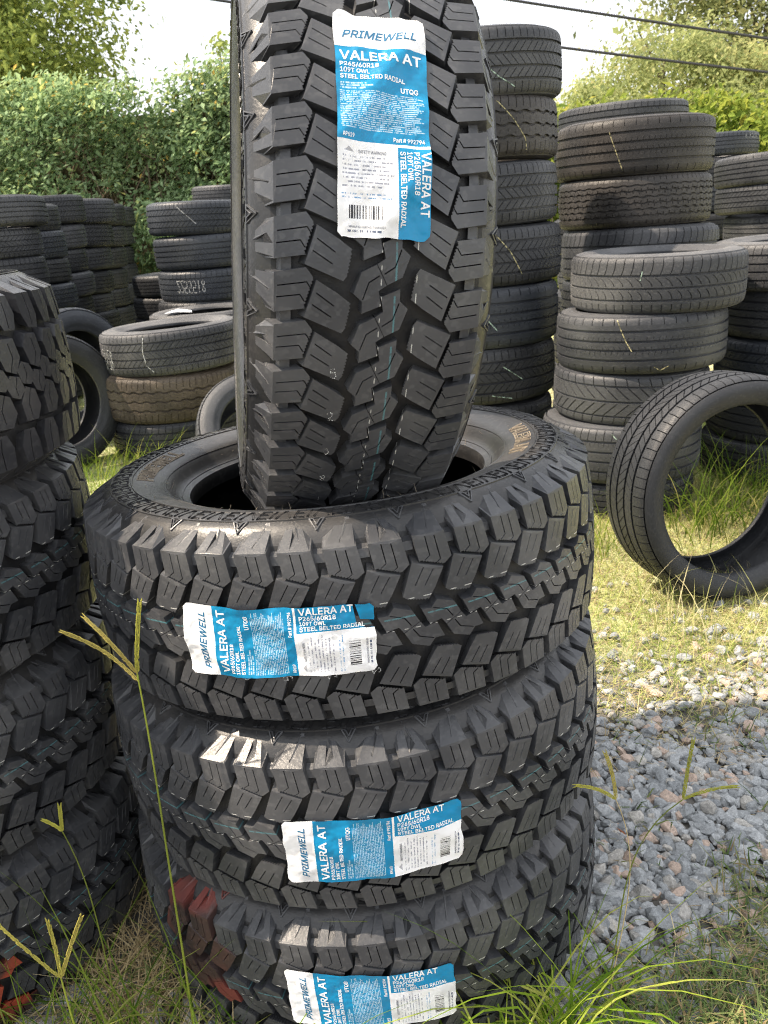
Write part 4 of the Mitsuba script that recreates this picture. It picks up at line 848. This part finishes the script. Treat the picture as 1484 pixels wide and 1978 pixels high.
def hedge(label, x0, x1, y, top, n, mat, size, seed, tint_top=.2, gaps=True):
    r = np.random.default_rng(seed); k = thing('vine_hedge', label, 'hedge')
    m = n // 9; cx, cz_ = r.uniform(x0, x1, m), r.uniform(.0, 1, m) ** .85
    def ht(x): return top + .5 * (nz(x, 0 * x, .9, seed) - .5) + .4 * (nz(x, 0 * x, 3.2, seed + 1) - .5)
    z = cz_ * ht(cx)
    bulge = 1.5 * nz(cx, z * 1.3, .9, seed + 2) + .8 * nz(cx, z, 2.6, seed + 3) - .4
    cy = y - bulge + .25 + .9 * np.clip(cz_ - .8, 0, 1) ** 1.0 * 1.2 + r.exponential(.12, m)
    if gaps:
        g = nz(cx, z * 1.2, 1.5, seed + 4); keep = (g > .40) | (z > 1.75) ; cx, cy, z = cx[keep], cy[keep], z[keep]; m = len(cx)
    c = np.repeat(np.stack([cx, cy, z], 1), 9, 0) + r.normal(0, 1, (m * 9, 3)) * [.075, .06, .07]
    nr = r.normal(0, .5, (len(c), 3)) + [-.5, -.4, .75]
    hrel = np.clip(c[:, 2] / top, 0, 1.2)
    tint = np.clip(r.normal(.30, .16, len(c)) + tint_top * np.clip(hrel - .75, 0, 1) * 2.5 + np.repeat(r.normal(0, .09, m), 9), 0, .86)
    od = r.uniform(size=len(c)) < .012; tint[od] = 1.0
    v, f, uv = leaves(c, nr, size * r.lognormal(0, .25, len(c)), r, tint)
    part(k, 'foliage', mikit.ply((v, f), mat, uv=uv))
    tws = []
    for i in range(420):                                            # bare hanging vines and twigs inside
        x = r.uniform(x0, x1); zt = r.uniform(.9, top * .85); yy = y + r.normal(-.05, .16); L = r.uniform(.4, 1.3)
        w = r.normal(0, .12, (5, 3)); w[0] = 0
        p = np.array([x, yy, zt]) + np.cumsum(w, 0) * [1, .6, .3] - np.linspace(0, L, 5)[:, None] * [0, 0, 1]
        p[:, 2] = np.maximum(p[:, 2], .01); tws.append(tube(p, r.uniform(.003, .009), 4))
    part(k, 'vine_stem', mikit.ply(cat_meshes(tws), 'dead_vine'), kind='stuff')
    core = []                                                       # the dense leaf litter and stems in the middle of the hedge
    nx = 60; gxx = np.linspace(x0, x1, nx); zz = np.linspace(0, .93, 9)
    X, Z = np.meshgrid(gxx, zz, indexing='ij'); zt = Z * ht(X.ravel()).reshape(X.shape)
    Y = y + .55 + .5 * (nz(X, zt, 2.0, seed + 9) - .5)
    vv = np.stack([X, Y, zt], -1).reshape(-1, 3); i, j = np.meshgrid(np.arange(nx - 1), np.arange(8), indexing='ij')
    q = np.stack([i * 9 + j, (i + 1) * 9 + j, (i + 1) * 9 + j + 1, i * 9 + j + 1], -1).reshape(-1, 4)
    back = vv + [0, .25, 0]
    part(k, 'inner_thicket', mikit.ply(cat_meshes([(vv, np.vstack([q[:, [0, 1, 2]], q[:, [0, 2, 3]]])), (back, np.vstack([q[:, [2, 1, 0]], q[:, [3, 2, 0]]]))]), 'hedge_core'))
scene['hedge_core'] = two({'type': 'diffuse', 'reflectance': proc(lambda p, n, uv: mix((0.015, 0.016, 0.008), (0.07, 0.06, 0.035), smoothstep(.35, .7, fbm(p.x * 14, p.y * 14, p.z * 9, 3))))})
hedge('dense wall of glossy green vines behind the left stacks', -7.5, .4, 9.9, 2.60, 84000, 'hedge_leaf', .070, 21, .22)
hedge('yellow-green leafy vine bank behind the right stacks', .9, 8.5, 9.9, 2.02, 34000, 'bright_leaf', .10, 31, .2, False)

def tree(label, base, crown, mat, n, leaf, seed, clumps=60, limb=6, droop=0.0, group='trees beyond the hedge'):
    """crown: (centre, radii)."""
    r = np.random.default_rng(seed); k = thing('tree', label, 'tree', group)
    c, R = np.array(crown[0], float), np.array(crown[1], float)
    d = r.normal(size=(clumps, 3)); d /= np.linalg.norm(d, axis=1, keepdims=True)
    cc = c + d * R * (r.uniform(.25, 1.0, (clumps, 1)) ** .6) * (.75 + .5 * meshkit.noise(d * 2.0 + seed, seed)[:, None])
    per = r.multinomial(n, r.dirichlet(np.full(clumps, 2.2))); pts, nr, tint = [], [], []
    for p, m in zip(cc, per):
        s = R.mean() * r.uniform(.14, .26); q = r.normal(size=(m, 3)) * s * [1.1, 1.1, .75]
        q[:, 2] -= droop * np.abs(q[:, 0]) ** 1.0
        pts.append(p + q); nr.append(q / s * .7 + r.normal(0, .6, (m, 3)) + [-.4, -.2, .6]); tint.append(np.clip(r.normal(.42, .17, m) + r.normal(0, .13), 0, 1))
    v, f, uv = leaves(np.vstack(pts), np.vstack(nr), leaf * r.lognormal(0, .3, n), r, np.concatenate(tint), .5)
    base = np.array(base, float); top = c + [0, 0, R[2] * .35]
    tr = spline([base, base * .55 + top * .45 + r.normal(0, .15, 3) * [1, 1, 0], top], 12); rad = np.linspace(.05 * R.mean() + .05, .02, 12)
    ms = [tube(tr, rad, 8)]
    for i in range(limb):
        e = cc[r.integers(clumps)]; s = tr[r.integers(4, 10)]; ms.append(tube(spline([s, (s + e) / 2 + [0, 0, .15], e], 7), np.linspace(.035, .008, 7), 5))
    part(k, 'trunk', mikit.ply(cat_meshes(ms), 'bark', smooth=True)); part(k, 'crown', mikit.ply((v, f), mat, uv=uv))
tree('broad sunlit tree behind the left hedge', (-5.9, 16, 0), ((-5.75, 16, 4.2), (1.75, 1.6, 2.0)), 'tree_leaf_warm', 30000, .095, 41, 80, 9)
tree('darker tree at the upper left corner of the photo', (-8.2, 18, 0), ((-8.3, 18, 4.6), (1.9, 1.6, 2.0)), 'tree_leaf_olive', 13000, .12, 42, 50, 8)
tree('slender feathery sapling just left of the upright tyre', (-2.05, 14, 0), ((-2.0, 14, 3.0), (.38, .38, .85)), 'tree_leaf_warm', 800, .075, 43, 20, 9)
tree('big olive tree in the upper right corner of the photo', (8.2, 18, 0), ((8.2, 18, 5.0), (2.5, 2.0, 2.5)), 'tree_leaf_olive', 30000, .11, 44, 90, 10, .3)
tree('pale feathery tree left of the big olive tree', (5.1, 15.5, 0), ((5.1, 15.5, 2.9), (1.35, 1.2, 1.05)), 'tree_leaf_pale_haze', 15000, .075, 45, 60, 8, .2)
tree('low pale bush tree right of the tall stack', (3.6, 14.5, 0), ((3.6, 14.5, 2.25), (1.0, .9, .75)), 'tree_leaf_pale_haze', 9000, .07, 46, 40, 6, .2)
tree('pale green tree below the cables at the right edge', (7.0, 14.5, 0), ((6.8, 14.5, 2.5), (1.4, 1.2, .9)), 'tree_leaf_pale_haze', 13000, .08, 47, 50, 6, .25)
for lab, a, b in (('upper dark power cable crossing the sky', (1.459, 9.0, 2.943), (3.956, 9.0, 2.496)), ('lower dark power cable passing behind the tall stack', (1.959, 9.0, 2.519), (3.987, 9.0, 2.204))):
    k = thing('power_cable', lab, 'cable', 'power cables'); a, b = np.array(a), np.array(b); d = b - a
    ts = np.linspace(-3, 4, 60); pts = a + ts[:, None] * d; pts[:, 2] += .012 * (ts - .5) ** 2
    scene[k] = mikit.ply(tube(pts, .013, 6), 'cable_rubber', smooth=True)
